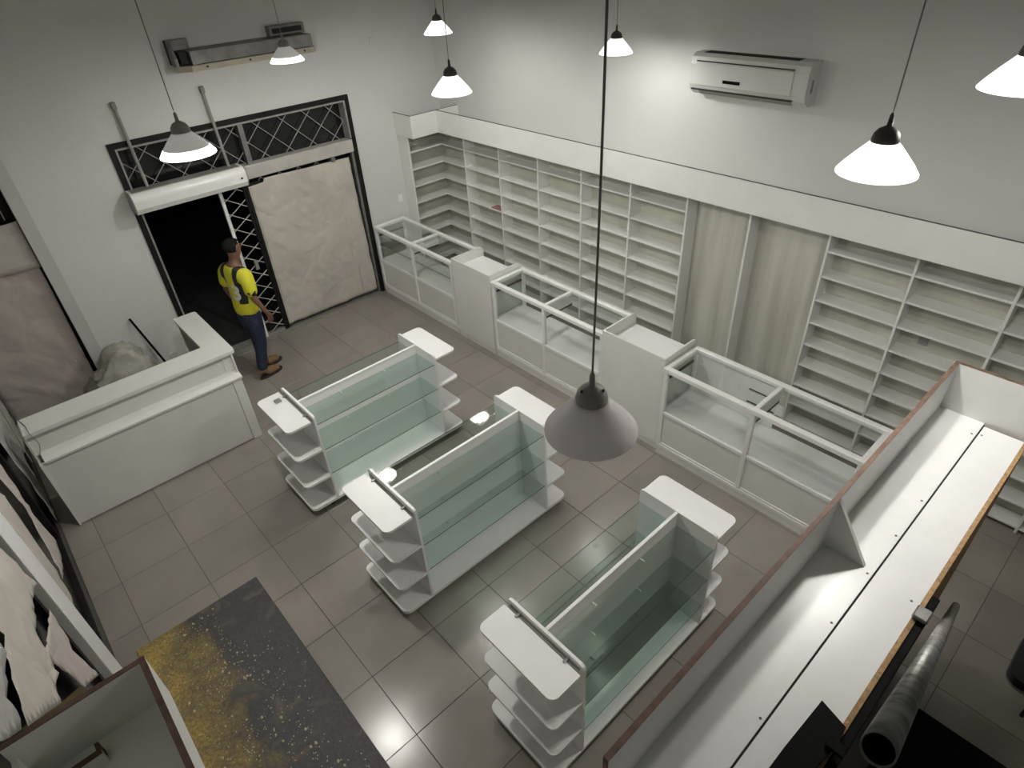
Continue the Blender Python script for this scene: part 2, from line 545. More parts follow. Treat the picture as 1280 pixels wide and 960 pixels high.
# ------------------------------------------------------------------ pendant lamps
def pendant(P, label, state, lit=True, grp='conical pendant lamps', k=1.0):
    x, y, z = P
    t = thing('pendant_lamp', label, 'lamp', (x, y, z), grp)
    sm = {'lit': 'shade_lit', 'dim': 'shade_dim', 'off': 'shade_off'}[state]
    prof_o = [(0.150, 0.0), (0.1495, 0.006), (0.128, 0.035), (0.090, 0.078), (0.062, 0.108), (0.048, 0.122)]
    prof_i = [(r-0.004, zz-0.002) for r, zz in prof_o[::-1]]
    if state == 'dim':
        MB().lathe([(0.1215, 0.042), (0.090, 0.078), (0.062, 0.108), (0.048, 0.122), (0.044, 0.120), (0.058, 0.105), (0.086, 0.075), (0.1175, 0.040)], P).build('shade', sm, t, True)
        MB().lathe([(0.146, -0.001), (0.150, 0.0), (0.1495, 0.006), (0.128, 0.035), (0.1218, 0.0418), (0.118, 0.040), (0.124, 0.033), (0.1455, 0.004), (0.146, -0.001)], P).build('shade_rim', 'rim', t, True)
    else:
        MB().lathe(prof_o + prof_i + [prof_o[0]], P).build('shade', sm, t, True)
    cm = 'cap' if state == 'lit' else 'cap_off'
    c = MB().lathe([(0.0455, 0.105), (0.050, 0.112), (0.051, 0.130), (0.046, 0.150), (0.034, 0.166), (0.016, 0.176), (0.010, 0.180), (0.0085, 0.215), (0.004, 0.225)], P, 24).build('cap', cm, t, True)
    if state == 'off':
        for a in (0.4, 2.4, 4.4):
            ax, ay = x + 0.036*math.cos(a), y + 0.036*math.sin(a)
            MB().lathe([(0.0, 0.170), (0.004, 0.169), (0.0045, 0.162)], (ax, ay, z), 8).build('screw_hole', 'slot', c)
    # cord is slack-free, slightly bowed on the near lamp
    if state == 'off':
        pts = [(x + 0.010*math.sin(math.pi*k/10), y, z+0.22 + (ZC-z-0.22)*k/10) for k in range(11)]
    else:
        pts = [(x, y, z+0.22), (x, y, ZC)]
    MB().tube(pts, 0.0034 if state == 'off' else 0.0030, 8).build('cord', 'cord', t, True)
    MB().lathe([(0.0, 0.0), (0.045, 0.0), (0.045, -0.02), (0.02, -0.035), (0.0, -0.035)], (x, y, ZC), 16).build('ceiling_rose', 'cap', t)
    if lit:
        MB().lathe([(0.0, 0.062), (0.018, 0.064), (0.026, 0.072), (0.026, 0.084), (0.020, 0.095), (0.013, 0.103), (0.013, 0.118)], P, 16).build('bulb', 'bulb', t, True)
        L = bpy.data.lights.new('bulb_light', 'POINT')
        L.energy = LAMP_W * k
        L.color = (1.0, 0.975, 0.91)
        L.shadow_soft_size = 0.055
        lo = bpy.data.objects.new('bulb_light', L)
        COL.objects.link(lo); lo.parent = t; lo.location = (0, 0, 0.030)
    else:
        MB().lathe([(0.0, 0.062), (0.018, 0.064), (0.026, 0.072), (0.026, 0.084), (0.020, 0.095), (0.013, 0.103), (0.013, 0.118)], P, 16).build('bulb', 'shade_off', t, True)
    return t

pendant((6.87, 1.17, 3.09), 'large-looking unlit grey pendant lamp hanging nearest the viewer', 'off', False)
pendant((6.98, 2.72, 3.545), 'glowing white pendant lamp to the right, below the wall air conditioner', 'lit')
pendant((7.24, 3.25, 3.79), 'glowing pendant lamp cut off by the right edge of the photo', 'lit')
pendant((3.97, 1.04, 3.475), 'pendant lamp with grey shade and bright rim in front of the shop door', 'dim', k=2.1)
pendant((1.92, 2.66, 3.555), 'small grey-shaded pendant lamp in front of the old metal wall unit', 'dim', k=1.2)
pendant((3.87, 2.99, 3.45), 'glowing pendant lamp above the corner of the shelving', 'lit', k=1.25)
pendant((1.86, 4.39, 3.565), 'smallest glowing pendant lamp at the top of the room corner', 'lit', k=0.75)
pendant((3.86, 4.86, 3.46), 'glowing pendant lamp just right of the long near lamp cord', 'lit', k=0.5)

# ------------------------------------------------------------------ shop door in the front wall
door = thing('door_1', 'wide black framed shop entrance with lattice transom', 'door', (0, 2.77, 0), kind='structure')
D0, D1, DZ = 1.33, 4.20, 2.81
m = MB()
m.box(-0.16, 0.02, D0, D0+0.055, 0, DZ); m.box(-0.16, 0.02, D1-0.06, D1, 0, DZ)
m.box(-0.16, 0.02, D0+0.055, D1-0.06, DZ-0.055, DZ)
m.build('frame', 'frame_black', door)
m = MB()
m.box(-0.12, 0.028, D0+0.058, D0+0.078, 0.0, DZ-0.06)
m.box(-0.12, 0.028, D1-0.085, D1-0.063, 2.28, DZ-0.06)
m.box(-0.12, 0.028, D0+0.078, D1-0.085, DZ-0.078, DZ-0.058)
m.build('inner_trim', 'grille', door)
m = MB().box(-0.14, 0.03, 2.60, D1-0.062, 2.11, 2.27, 0.008)
m.build('beam', 'dullbeam', door)
MB().box(-0.12, 0.02, D0+0.08, 2.60, 2.11, 2.27, 0.004).build('header', 'frame_black', door)
MB().box(-0.10, 0.0, 2.72, 2.78, 2.27, DZ-0.08).build('transom_post', 'galv', door)
MB().box(-0.10, 0.0, 3.80, 3.85, 2.04, 2.11).build('transom_post', 'galv', door)
MB().box(-0.13, -0.12, D0+0.08, D1-0.085, 2.27, DZ-0.08).build('transom_pane', 'pane', door)
MB().box(-0.13, -0.12, 2.60, D1-0.06, 0.05, 2.11).build('side_pane', 'pane', door)
MB().box(-0.15, 0.05, D0+0.05, D1-0.06, -0.03, 0.012).build('threshold', 'grey_metal', door)
# diamond lattice of the transom: every bar on its own, clipped to the opening
def lattice(parent, y0, y1, z0, z1, step, slope, w, x, matn, name='lattice_bar'):
    for s in (1, -1):
        c = -((z1-z0)/slope) - step
        while c < (y1-y0) + (z1-z0)/slope + step:
            # line y = c + t, z = slope*t  (s=1) or z = h - slope*t
            t0, t1 = 0.0, (z1-z0)/slope
            a, b = max(t0, -c), min(t1, (y1-y0)-c)
            if b - a > 0.05:
                def pt(t):
                    zz = z0 + slope*t if s == 1 else z1 - slope*t
                    return (y0 + c + t, zz)
                (ya, za), (yb, zb) = pt(a), pt(b)
                L = math.hypot(yb-ya, zb-za); ny, nz = -(zb-za)/L*w/2, (yb-ya)/L*w/2
                xx = x + (0.006 if s == 1 else 0.0)
                MB().prism([(ya+ny, za+nz), (ya-ny, za-nz), (yb-ny, zb-nz), (yb+ny, zb+nz)], 0, xx-0.003, xx+0.003).build(name, matn, parent)
            c += step
lattice(door, D0+0.085, D1-0.09, 2.275, DZ-0.085, 0.325, 0.98, 0.009, -0.06, 'grille')
lattice(door, 2.62, D1-0.09, 2.05, 2.11, 0.255, 0.80, 0.011, -0.06, 'grille')

# collapsible scissor gate beside the opening
gate = thing('scissor_gate', 'white collapsible lattice gate folded beside the open doorway', 'gate', (-0.03, 2.42, 0))
MB().box(-0.05, -0.01, 2.275, 2.315, 0.012, 2.11, 0.004).build('post', 'alu', gate)
MB().box(-0.05, -0.01, 2.565, 2.60, 0.012, 2.11, 0.004).build('post', 'frame_black', gate)
lattice(gate, 2.315, 2.565, 0.06, 2.10, 0.30, 0.63, 0.010, -0.03, 'dullbeam')
MB().box(-0.05, -0.01, 2.315, 2.565, 0.012, 0.05).build('bottom_rail', 'grille', gate)
MB().box(-0.04, 0.0, 2.43, 2.475, 0.98, 1.10, 0.005).build('lock', 'grille', gate)

def wrinkle_sheet(name, poly, plane, off, matn, amp=0.012, step=0.04, seed=0, parent=None, thick=0.0012):
    """crumpled paper: polygon in (u, z) on a wall plane ('x': x=off,u=y) or ('y': y=off,u=x)"""
    us = [p[0] for p in poly]; zs = [p[1] for p in poly]
    bm = bmesh.new()
    vs = [bm.verts.new((p[0], p[1], 0)) for p in poly]
    f = bm.faces.new(vs)
    if f.normal.z < 0: f.normal_flip()
    n = int((max(us)-min(us))/step)
    for i in range(1, n+1):
        bmesh.ops.bisect_plane(bm, geom=bm.verts[:]+bm.edges[:]+bm.faces[:], plane_co=(min(us)+i*step, 0, 0), plane_no=(1, 0, 0))
    n = int((max(zs)-min(zs))/step)
    for i in range(1, n+1):
        bmesh.ops.bisect_plane(bm, geom=bm.verts[:]+bm.edges[:]+bm.faces[:], plane_co=(0, min(zs)+i*step, 0), plane_no=(0, 1, 0))
    bmesh.ops.triangulate(bm, faces=bm.faces[:])
    sgn = 1
    for v in bm.verts:
        u, z = v.co.x, v.co.y
        q = Vector((u*1.6+seed*7.1, z*1.3, seed*3.3))
        r = abs(noise.noise(q*1.4)) + 0.6*abs(noise.noise(q*3.7)) + 0.3*noise.noise(q*8)
        ridge = 1.0 - min(1.0, abs(noise.noise(q*2.1+Vector((9,3,1))))*7)
        h = amp * (r + 0.25 + 0.55*ridge)
        if plane == 'x': v.co = Vector((off + h, u, z))
        else: v.co = Vector((u, off + h, z))
    me = bpy.data.meshes.new(name)
    bm.to_mesh(me); bm.free()
    me.materials.append(MT[matn])
    me.polygons.foreach_set('use_smooth', [True]*len(me.polygons))
    o = put(name, me, parent)
    so = o.modifiers.new('thickness', 'SOLIDIFY'); so.thickness = thick; so.offset = 1
    return o

leaf = thing('door_leaf', 'tall closed door leaf covered with pale creased paper', 'door', (0.0, 3.35, 0.03))
MB().box(-0.075, -0.035, 2.64, 4.10, 0.06, 2.05).build('panel', 'frame_black', leaf)
wrinkle_sheet('paper_cover', [(2.635, 0.07), (4.095, 0.06), (4.07, 1.2), (4.06, 2.045), (2.86, 2.075), (2.84, 2.03), (2.635, 2.02)], 'x', -0.03, 'paper_light', 0.022, 0.045, 1, leaf)
# taped seams of the paper cover
for (ya, za, yb, zb) in ((3.10, 0.98, 3.45, 1.03), (3.86, 0.10, 3.87, 0.55), (3.80, 0.62, 3.82, 1.35)):
    w_ = 0.004
    MB().prism([(ya, za), (ya+w_, za-w_), (yb+w_, zb), (yb, zb+w_)], 0, -0.010, -0.004).build('paper_fold', 'paper', leaf)
MB().box(-0.035, 0.0, 2.60, 2.635, 0.03, 2.05).build('stile', 'frame_black', leaf)
MB().box(-0.035, 0.01, 4.10, 4.135, 0.03, 2.11).build('stile', 'galv', leaf)

# air curtain hung over the doorway on two rods
ac = thing('air_curtain', 'white rounded air curtain unit hung above the open doorway', 'air curtain', (0.1, 1.95, 2.1))
prof = [(0.03, 2.33), (0.16, 2.33)] + [(0.16 + 0.09*math.sin(a), 2.24 + 0.09*math.cos(a)) for a in [math.radians(q) for q in range(15, 91, 15)]] + [(0.245, 2.16), (0.21, 2.105), (0.03, 2.105)]
MB().prism(prof, 1, 1.325, 2.575).build('housing', 'alu', ac)
for yy in (1.315, 2.575):
    MB().prism([(p[0]+(0.002 if p[0] > .1 else 0), p[1]) for p in prof], 1, yy, yy+0.01).build('end_cap', 'grille', ac)
MB().box(0.05, 0.20, 1.36, 2.54, 2.332, 2.338).build('intake_grille', 'grey_metal', ac)
MB().box(0.2485, 0.2515, 2.50, 2.525, 2.20, 2.22).build('switch', 'slot', ac)
for yy in (1.545, 2.455):
    r = MB().tube([(0.02, yy-0.005, 3.16), (0.09, yy, 2.335)], 0.018, 8).build('hanger_rod', 'grille', ac)
    MB().box(0.0, 0.045, yy-0.028, yy+0.018, 3.12, 3.19, 0.004).build('wall_bracket', 'galv', r)

# stripped metal fixture high on the front wall
fx = thing('wall_heater_unit', 'old grey metal wall unit with beige lip, high above the shop door', 'wall unit', (0.1, 3.0, 3.38))
MB().prism([(2.36, 3.40), (2.36, 3.56), (3.74, 3.56), (3.74, 3.40)], 0, 0.0, 0.29).build('body', 'galv', fx)
MB().prism([(0.0, 2.25), (0.20, 2.20), (0.315, 2.33), (0.315, 3.73), (0.24, 3.78), (0.0, 3.78)], 2, 3.375, 3.43).build('front_lip', 'beige', fx)
MB().prism([(0.0, 3.43), (0.0, 3.66), (0.12, 3.66), (0.20, 3.50), (0.20, 3.43)], 1, 2.22, 2.25).build('end_bracket', 'galv', fx)
MB().box(0.0, 0.05, 2.22, 2.45, 3.43, 3.66, 0.004).build('back_plate', 'galv', fx)
MB().box(0.03, 0.22, 2.27, 2.35, 3.44, 3.56, 0.004).build('motor', 'slot', fx)
MB().box(0.0, 0.10, 3.34, 3.77, 3.565, 3.665, 0.004).build('back_plate', 'galv', fx)
MB().box(0.10, 0.115, 3.38, 3.73, 3.59, 3.64).build('opening', 'slot', fx)
MB().box(0.288, 0.294, 2.40, 3.70, 3.432, 3.438).build('seam', 'slot', fx)
for yy in (2.48, 2.95, 3.6):
    MB().box(0.314, 0.318, yy, yy+0.02, 3.395, 3.415).build('screw', 'slot', fx)

o = MB().box(0.0, 0.012, 4.70, 4.78, 1.24, 1.36, 0.003).build('wall_socket', 'alu')
tag(o, 'small white socket plate on the wall beside the papered door', 'socket')
o = MB().box(0.0, 0.01, 4.66, 4.72, 3.29, 3.39, 0.003).build('wall_plate', 'wall')
tag(o, 'faint blank plate high on the wall above the corner shelves', 'wall plate')

# ------------------------------------------------------------------ papered shop window left of the door
w1 = thing('window_1', 'tall shop window left of the door, papered over inside', 'window', (-0.2, -0.2, 0), kind='structure')
MB().box(-0.24, -0.225, YL, 0.31, 0.05, 2.9).build('pane', 'pane', w1)
m = MB(); m.box(-0.235, -0.185, 0.275, 0.31, 0, 2.9); m.box(-0.235, -0.185, YL, 0.275, 0.0, 0.06); m.box(-0.235, -0.185, YL, 0.275, 2.84, 2.9)
m.build('frame', 'frame_black', w1)
MB().box(-0.222, -0.195, 0.21, 0.222, 2.28, 2.84).build('glazing_bead', 'grille', w1)
p = wrinkle_sheet('window_paper', [(YL, 0.06), (0.25, 0.06), (0.265, 0.6), (0.285, 1.6), (0.28, 1.80), (YL, 1.84)], 'x', -0.18, 'paper', 0.028, 0.06, 2)
tag(p, 'crumpled brown paper sheet on the window behind the reception counter', 'paper')
p = wrinkle_sheet('window_paper', [(YL, 1.78), (0.30, 1.76), (0.30, 2.27), (0.2, 2.26), (YL, 2.25)], 'x', -0.125, 'paper_light', 0.012, 0.08, 3)
tag(p, 'smooth pale paper strip taped above the crumpled brown window paper', 'paper')

# ------------------------------------------------------------------ glazed left wall
w2 = thing('window_2', 'long dark shop window along the left wall', 'window', (3.0, YL, 0), kind='structure')
MB().box(0.0, 3.80, YL-0.08, YL-0.06, 0.05, 2.75).build('pane', 'pane', w2)
MB().box(4.22, 6.15, YL-0.08, YL-0.06, 0.05, 2.75).build('pane', 'pane', w2)
for x0, x1 in ((0.0, 0.05), (1.98, 2.06), (3.74, 3.80), (4.22, 4.28), (6.09, 6.15)):
    MB().box(x0, x1, YL-0.10, YL-0.03, 0.0, 2.75).build('mullion', 'frame_black', w2)
for x0, x1 in ((0.05, 1.98), (2.06, 3.74), (4.28, 6.09)):
    MB().box(x0, x1, YL-0.10, YL-0.03, 0.0, 0.06).build('sill_rail', 'frame_black', w2)
    MB().box(x0, x1, YL-0.10, YL-0.03, 2.69, 2.75).build('head_rail', 'frame_black', w2)
c = MB().box(3.82, 4.20, YL-0.12, YL+0.02, 0.0, 2.75, 0.004).build('trim_1', 'white')
struct(c, 'white painted post between the papered left windows', 'post')
p = wrinkle_sheet('window_paper', [(0.05, 0.30), (0.55, 0.22), (1.1, 0.45), (1.55, 0.18), (1.9, 0.12), (1.93, 1.2), (1.93, 2.7), (0.05, 2.7)], 'y', YL+0.0, 'paper_grey', 0.02, 0.07, 4)
tag(p, 'greyish paper sheet hanging behind the near end of the reception counter', 'paper')
CAMP = Vector((7.876, 0.0, 4.4))
def on_left_wall(zx, zy):
    """traced outline point on the left glass plane (zx, zy in a 2.665x crop whose corner is pixel 0,600)"""
    x, y = zx/2.665, 600 + zy/2.665
    d = r_*(x-640) + d_*(y-480) + f_*778.3
    t = (YL - CAMP.y)/d.y
    q = CAMP + d*t
    return (q.x, min(max(q.z, 0.03), 2.7))
for k, (outline, off, mt_, am, lab) in enumerate((
    ([(-30,-90),(25,-10),(70,60),(180,205),(203,262),(205,335),(190,300),(100,130),(40,50),(-30,-40)], 0.004, 'paper', 0.016, 'torn outer paper flap hanging near the floor beside the white post'),
    ([(-30,8),(30,62),(95,160),(150,240),(240,380),(262,440),(285,480),(235,425),(120,258),(50,168),(0,102),(-30,65)], -0.008, 'paper_light', 0.012, 'narrow torn paper strip right against the door side of the white post'),
    ([(-60,170),(0,228),(60,285),(120,350),(105,400),(120,500),(148,555),(175,600),(190,690),(200,745),(80,830),(60,770),(30,640),(0,520),(-60,440)], 0.0, 'paper_light', 0.022, 'large torn paper sheet on the window nearest the viewer'),
    ([(172,425),(200,470),(215,500),(250,560),(300,615),(330,648),(285,690),(235,640),(180,605),(152,560)], -0.01, 'paper', 0.018, 'small ragged paper piece low between the white post and the open box top'),
    ([(-60,470),(0,545),(25,650),(50,770),(72,830),(30,860),(-60,900)], -0.02, 'paper_grey', 0.03, 'shadowed grey paper scrap at the left edge of the photo, above the open box'))):
    p = wrinkle_sheet('window_paper', [on_left_wall(*q) for q in outline], 'y', YL-0.008+off, mt_, am, 0.05, 11+k)
    tag(p, lab, 'paper')

# ------------------------------------------------------------------ built-in wall shelving
SF = 5.42          # front of shelves
LEV = [1.97, 1.73, 1.49, 1.25, 1.01, 0.77, 0.53, 0.29, 0.06]
GX = [0.74, 1.475, 2.21, 2.94, 3.67, 4.40, 5.105, 5.865, 6.58, 7.28, 7.99, 8.70, 9.41]
UP = 0.022
ordn = ['first', 'second', 'third', 'fourth', 'fifth']
shelf_mesh = {}
def bay(i, shelves, label):
    x0, x1 = GX[i], GX[i+1]
    t = thing('shelf_bay', label, 'shelving', ((x0+x1)/2, SF, 0), 'built-in wall shelving bays')
    MB().box(x0, x0+UP, SF, YW-0.012, 0, 2.17, 0.002).build('upright', 'mel', t)
    if i == len(GX)-2:
        MB().box(x1-UP, x1, SF, YW-0.012, 0, 2.17, 0.002).build('upright', 'mel', t)
    w = x1 - x0 - UP - (UP if i == len(GX)-2 else 0)
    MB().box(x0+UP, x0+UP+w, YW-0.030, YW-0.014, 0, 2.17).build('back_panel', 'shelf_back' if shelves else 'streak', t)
    if shelves:
        k = round(w, 3)
        if k not in shelf_mesh:
            me = MB().box(0, w, 0, YW-0.030-SF-0.008, -0.02, 0, 0.002).mesh('shelf'); me.materials.append(MT['mel']); shelf_mesh[k] = me
        for z in LEV:
            put('shelf', shelf_mesh[k], t, loc=Vector((x0+UP, SF+0.008, z)) - Vector(t.location))
    else:
        MB().box(x0+UP, x0+UP+w, SF+0.01, YW-0.031, 0.04, 0.06).build('shelf', 'mel', t)
    return t
for i in range(5):
    bay(i, True, '%s shelved bay of the wall shelving counted from the corner unit' % ordn[i])
bay(5, False, 'empty shelfless bay with a stained back panel right after the fifth shelved bay')
bay(6, False, 'empty shelfless bay with dirt streaks left of the far right shelves')
for k, i in enumerate(range(7, 12)):
    bay(i, True, ['shelved bay right beside the empty stained bays',
                  'shelved bay with a socket on its back panel, above the open cabinet top',
                  'shelved bay at the right edge, behind the open cabinet top',
                  'shelved bay mostly hidden past the right end of the open cabinet top',
                  'last shelved bay of the wall shelving, right of the open cabinet top'][k])
so = MB().box(6.755, 6.835, YW-0.036, YW-0.0305, 1.30, 1.37, 0.001).build('wall_socket', 'grille')
tag(so, 'small round-holed socket on the back of a right-hand shelf bay', 'socket')
# corner unit with L-shaped shelves
t = thing('corner_shelf_unit', 'corner shelving unit with L-shaped shelves beside the papered door', 'shelving', (0.2, 5.3, 0))
MB().box(0.0, 0.25, 4.85, 4.872, 0, 2.17, 0.002).build('end_panel', 'mel', t)
MB().box(0.0, 0.014, 4.872, YW, 0, 2.17).build('back_panel', 'shelf_back', t)
MB().box(0.014, GX[0], YW-0.030, YW-0.014, 0, 2.17).build('back_panel', 'shelf_back', t)
for z in LEV:
    MB().prism([(0.014, 4.872), (0.245, 4.872), (0.245, SF), (GX[0], SF), (GX[0], YW-0.03), (0.014, YW-0.03)], 2, z-0.02, z).build('shelf', 'mel', t)
# small red printed card lying on a shelf
o = MB().box(1.24, 1.44, 5.44, 5.56, 1.2505, 1.256, 0.001).build('card', 'red')
tag(o, 'small red printed card lying on a wall shelf near the corner', 'card')
for k in range(3):
    MB().box(1.26, 1.42, 5.455+k*0.034, 5.463+k*0.034, 1.2562, 1.2568).build('printed_line', 'white', o)

# fascia over the shelving
fa = thing('trim_2', 'white fascia boards running above the wall shelving', 'fascia', (0.42, 5.26, 2.18), kind='structure')
MB().box(0.0, 0.42, 4.83, 4.848, 2.18, 2.47).build('end_board', 'mel', fa)
MB().box(0.402, 0.42, 4.848, YW, 2.18, 2.47).build('return_board', 'mel', fa)
MB().box(0.42, XB, 5.26, 5.278, 2.18, 2.47).build('front_board', 'mel', fa)
MB().box(0.42, XB, 5.2585, 5.2795, 2.47, 2.4725).build('top_edge', 'thin_line', fa)
MB().box(0.0, 0.42, 4.8285, 4.8495, 2.47, 2.4725).build('top_edge', 'thin_line', fa)
MB().box(0.4005, 0.4215, 4.8495, YW, 2.47, 2.4725).build('top_edge', 'thin_line', fa)
MB().prism([(0.0, 4.848), (0.402, 4.848), (0.402, 5.278), (XB, 5.278), (XB, YW), (0.0, YW)], 2, 2.175, 2.195).build('soffit', 'mel', fa)

# split air conditioner on the long wall
t = thing('air_conditioner', 'white wall-mounted split air conditioner on the long wall', 'air conditioner', (4.8, 5.55, 3.07))
pr_ = [(YW, 3.07), (YW, 3.415), (5.50, 3.415), (5.455, 3.39), (5.44, 3.33), (5.44, 3.17), (5.455, 3.12), (5.53, 3.07)]
MB().prism(pr_, 0, 4.27, 5.385).build('housing', 'acwhite', t)
MB().box(4.33, 5.26, 5.432, 5.444, 3.16, 3.345, 0.003).build('front_panel', 'acwhite', t)
MB().box(4.33, 5.26, 5.436, 5.442, 3.352, 3.362).build('intake_slot', 'slot', t)
for k in range(6):
    MB().box(4.35, 5.25, 5.505+k*0.02, 5.513+k*0.02, 3.4155, 3.418).build('top_slat', 'slot', t)
MB().box(4.62, 4.79, 5.428, 5.434, 3.195, 3.222, 0.002).build('display', 'black', t)
MB().box(4.30, 5.28, 5.43, 5.462, 3.118, 3.128).build('louver', 'slot', t)
MB().prism([(5.462, 3.112), (5.50, 3.075), (5.505, 3.08), (5.467, 3.117)], 0, 4.36, 5.26).build('louver', 'grille', t)
MB().box(5.3845, 5.387, 5.52, 5.55, 3.18, 3.28).build('side_vent', 'grille', t)

# ------------------------------------------------------------------ display counters along the shelving
def display_counter(x0, x1, yf, label, mid_shelf=False, sliding=False, zt=1.05):
    dp = 0.52
    yb = yf + dp
    t = thing('display_counter', label, 'display counter', ((x0+x1)/2, yf+dp/2, 0), 'glass display counters')
    xm = (x0+x1)/2
    e = 0.042
    MB().box(x0, x1, yf+0.012, yb-0.02, 0.0, 0.085).build('plinth', 'front', t)
    MB().box(x0, x1, yf+0.004, yb-0.01, 0.085, 0.125, 0.004).build('bottom_rail', 'alu', t)
    for a in (x0, xm-e/2, x1-e):
        MB().box(a, a+e, yf, yf+e, 0.125, zt-0.05, 0.004).build('front_post', 'alu', t)
    for a in (x0, x1-e):
        MB().box(a, a+e, yb-e, yb, 0.125, zt-0.05, 0.004).build('rear_post', 'alu', t)
    for a, b in ((x0+e, xm-e/2), (xm+e/2, x1-e)):
        MB().box(a, b, yf+0.002, yf+0.03, 0.505, 0.545, 0.004).build('middle_rail', 'alu', t)
        MB().box(a, b, yf+0.016, yf+0.028, 0.125, 0.505).build('lower_panel', 'front', t)
        MB().box(a, b, yf+0.008, yf+0.024, 0.125, 0.150, 0.003).build('panel_bead', 'alu', t)
        MB().box(a, b, yf+0.014, yf+0.019, 0.545, zt-0.05).build('front_glass', 'glass', t)
    # top frame
    MB().box(x0-0.006, x1+0.006, yf-0.008, yf+0.05, zt-0.05, zt, 0.006).build('top_front_rail', 'alu', t)
    MB().box(x0-0.006, x1+0.006, yb-0.05, yb+0.004, zt-0.05, zt, 0.006).build('top_rear_rail', 'alu', t)
    for a in (x0-0.006, x1-0.044):
        MB().box(a, a+0.05, yf+0.05, yb-0.05, zt-0.05, zt, 0.006).build('top_side_rail', 'alu', t)
    MB().box(xm-0.02, xm+0.02, yf+0.05, yb-0.05, zt-0.04, zt-0.002, 0.004).build('top_cross_bar', 'alu', t)
    for a, b in ((x0+0.045, xm-0.021), (xm+0.021, x1-0.045)):
        MB().box(a, b, yf+0.051, yb-0.051, zt-0.022, zt-0.016).build('top_glass', 'glass', t)
    # sides, divider, deck
    for a in (x0+0.004, x1-0.016):
        MB().box(a, a+0.012, yf+e, yb-e, 0.125, 0.545).build('side_panel', 'front', t)
        MB().box(a, a+0.006, yf+e, yb-e, 0.545, zt-0.05).build('side_glass', 'glass', t)
        MB().box(a-0.001, a+0.014, yf+e, yb-e, 0.885, 0.905).build('shelf_track', 'slot', t)
    MB().box(xm-0.008, xm+0.008, yf+e, yb-0.02, 0.125, 0.53).build('divider', 'front', t)
    MB().box(xm-0.006, xm+0.006, yf+e, yb-0.05, 0.89, zt-0.052).build('upper_divider', 'alu', t)
    MB().box(xm-0.008, xm+0.008, yf+e, yb-0.05, 0.868, 0.889).build('shelf_track', 'slot', t)
    MB().box(x0+0.017, x1-0.017, yf+0.03, yb-0.01, 0.515, 0.533).build('deck', 'white', t)
    MB().box(x0+e, x1-e, yb-0.03, yb-0.012, 0.125, 0.515).build('rear_panel', 'front', t)
    if mid_shelf:
        MB().box(x0+0.03, x1-0.03, yf+0.035, yb-0.1, 0.775, 0.782).build('glass_shelf', ['glass'], t)
        MB().box(x0+0.03, x1-0.03, yf+0.032, yf+0.0345, 0.775, 0.782).build('shelf_edge', 'gedge', t)
    if sliding:
        MB().box(x0+e, xm-0.15, yb-0.028, yb-0.020, 0.545, zt-0.06).build('sliding_door', 'alu', t)
        MB().box(xm-0.30, xm-0.01, yb-0.040, yb-0.031, 0.545, zt-0.06).build('sliding_door', 'alu', t)
        for zz in (0.72, 0.86):
            MB().box(xm-0.29, xm-0.02, yb-0.046, yb-0.041, zz, zz+0.012).build('door_track', 'slot', t)
    return t
display_counter(0.06, 1.875, 4.19, 'glass-topped display counter standing against the papered door wall', mid_shelf=True)
display_counter(2.655, 4.395, 4.19, 'middle glass-topped display counter between the two white cash desks')
display_counter(5.20, 7.02, 4.125, 'glass-topped display counter running behind the open cabinet top', sliding=True)

def cash_desk(x0, x1, yf, label):
    yb = yf + 0.52
    t = thing('cash_desk', label, 'desk', ((x0+x1)/2, yf+0.26, 0), 'white cash desks between the counters')
    zt = 1.115
    MB().box(x0, x1, yf+0.012, yb-0.02, 0.0, 0.075).build('plinth', 'front', t)
    MB().box(x0, x1, yf, yf+0.018, 0.075, zt, 0.002).build('front_panel', 'counter', t)
    side = [(yf+0.018, 0.075), (yb, 0.075), (yb, zt-0.07)] + [(yb-0.07+0.07*math.cos(a), zt-0.07+0.07*math.sin(a)) for a in [math.radians(q) for q in (18, 36, 54, 72, 90)]] + [(yf+0.018, zt)]
    for a in (x0, x1-0.018):
        MB().prism(side, 0, a, a+0.018).build('side_panel', 'counter', t)
    MB().box(x0+0.018, x1-0.018, yf+0.018, yb-0.02, 0.965, 0.985).build('desk_top', 'white', t)
    MB().box(x0+0.018, x1-0.018, yf+0.03, yb-0.06, 0.50, 0.518).build('inner_shelf', 'counter', t)
    return t
cash_desk(1.895, 2.635, 4.185, 'white cash desk nearest the papered door, between two glass counters')
cash_desk(4.415, 5.18, 4.16, 'white cash desk left of the counter behind the open cabinet top')

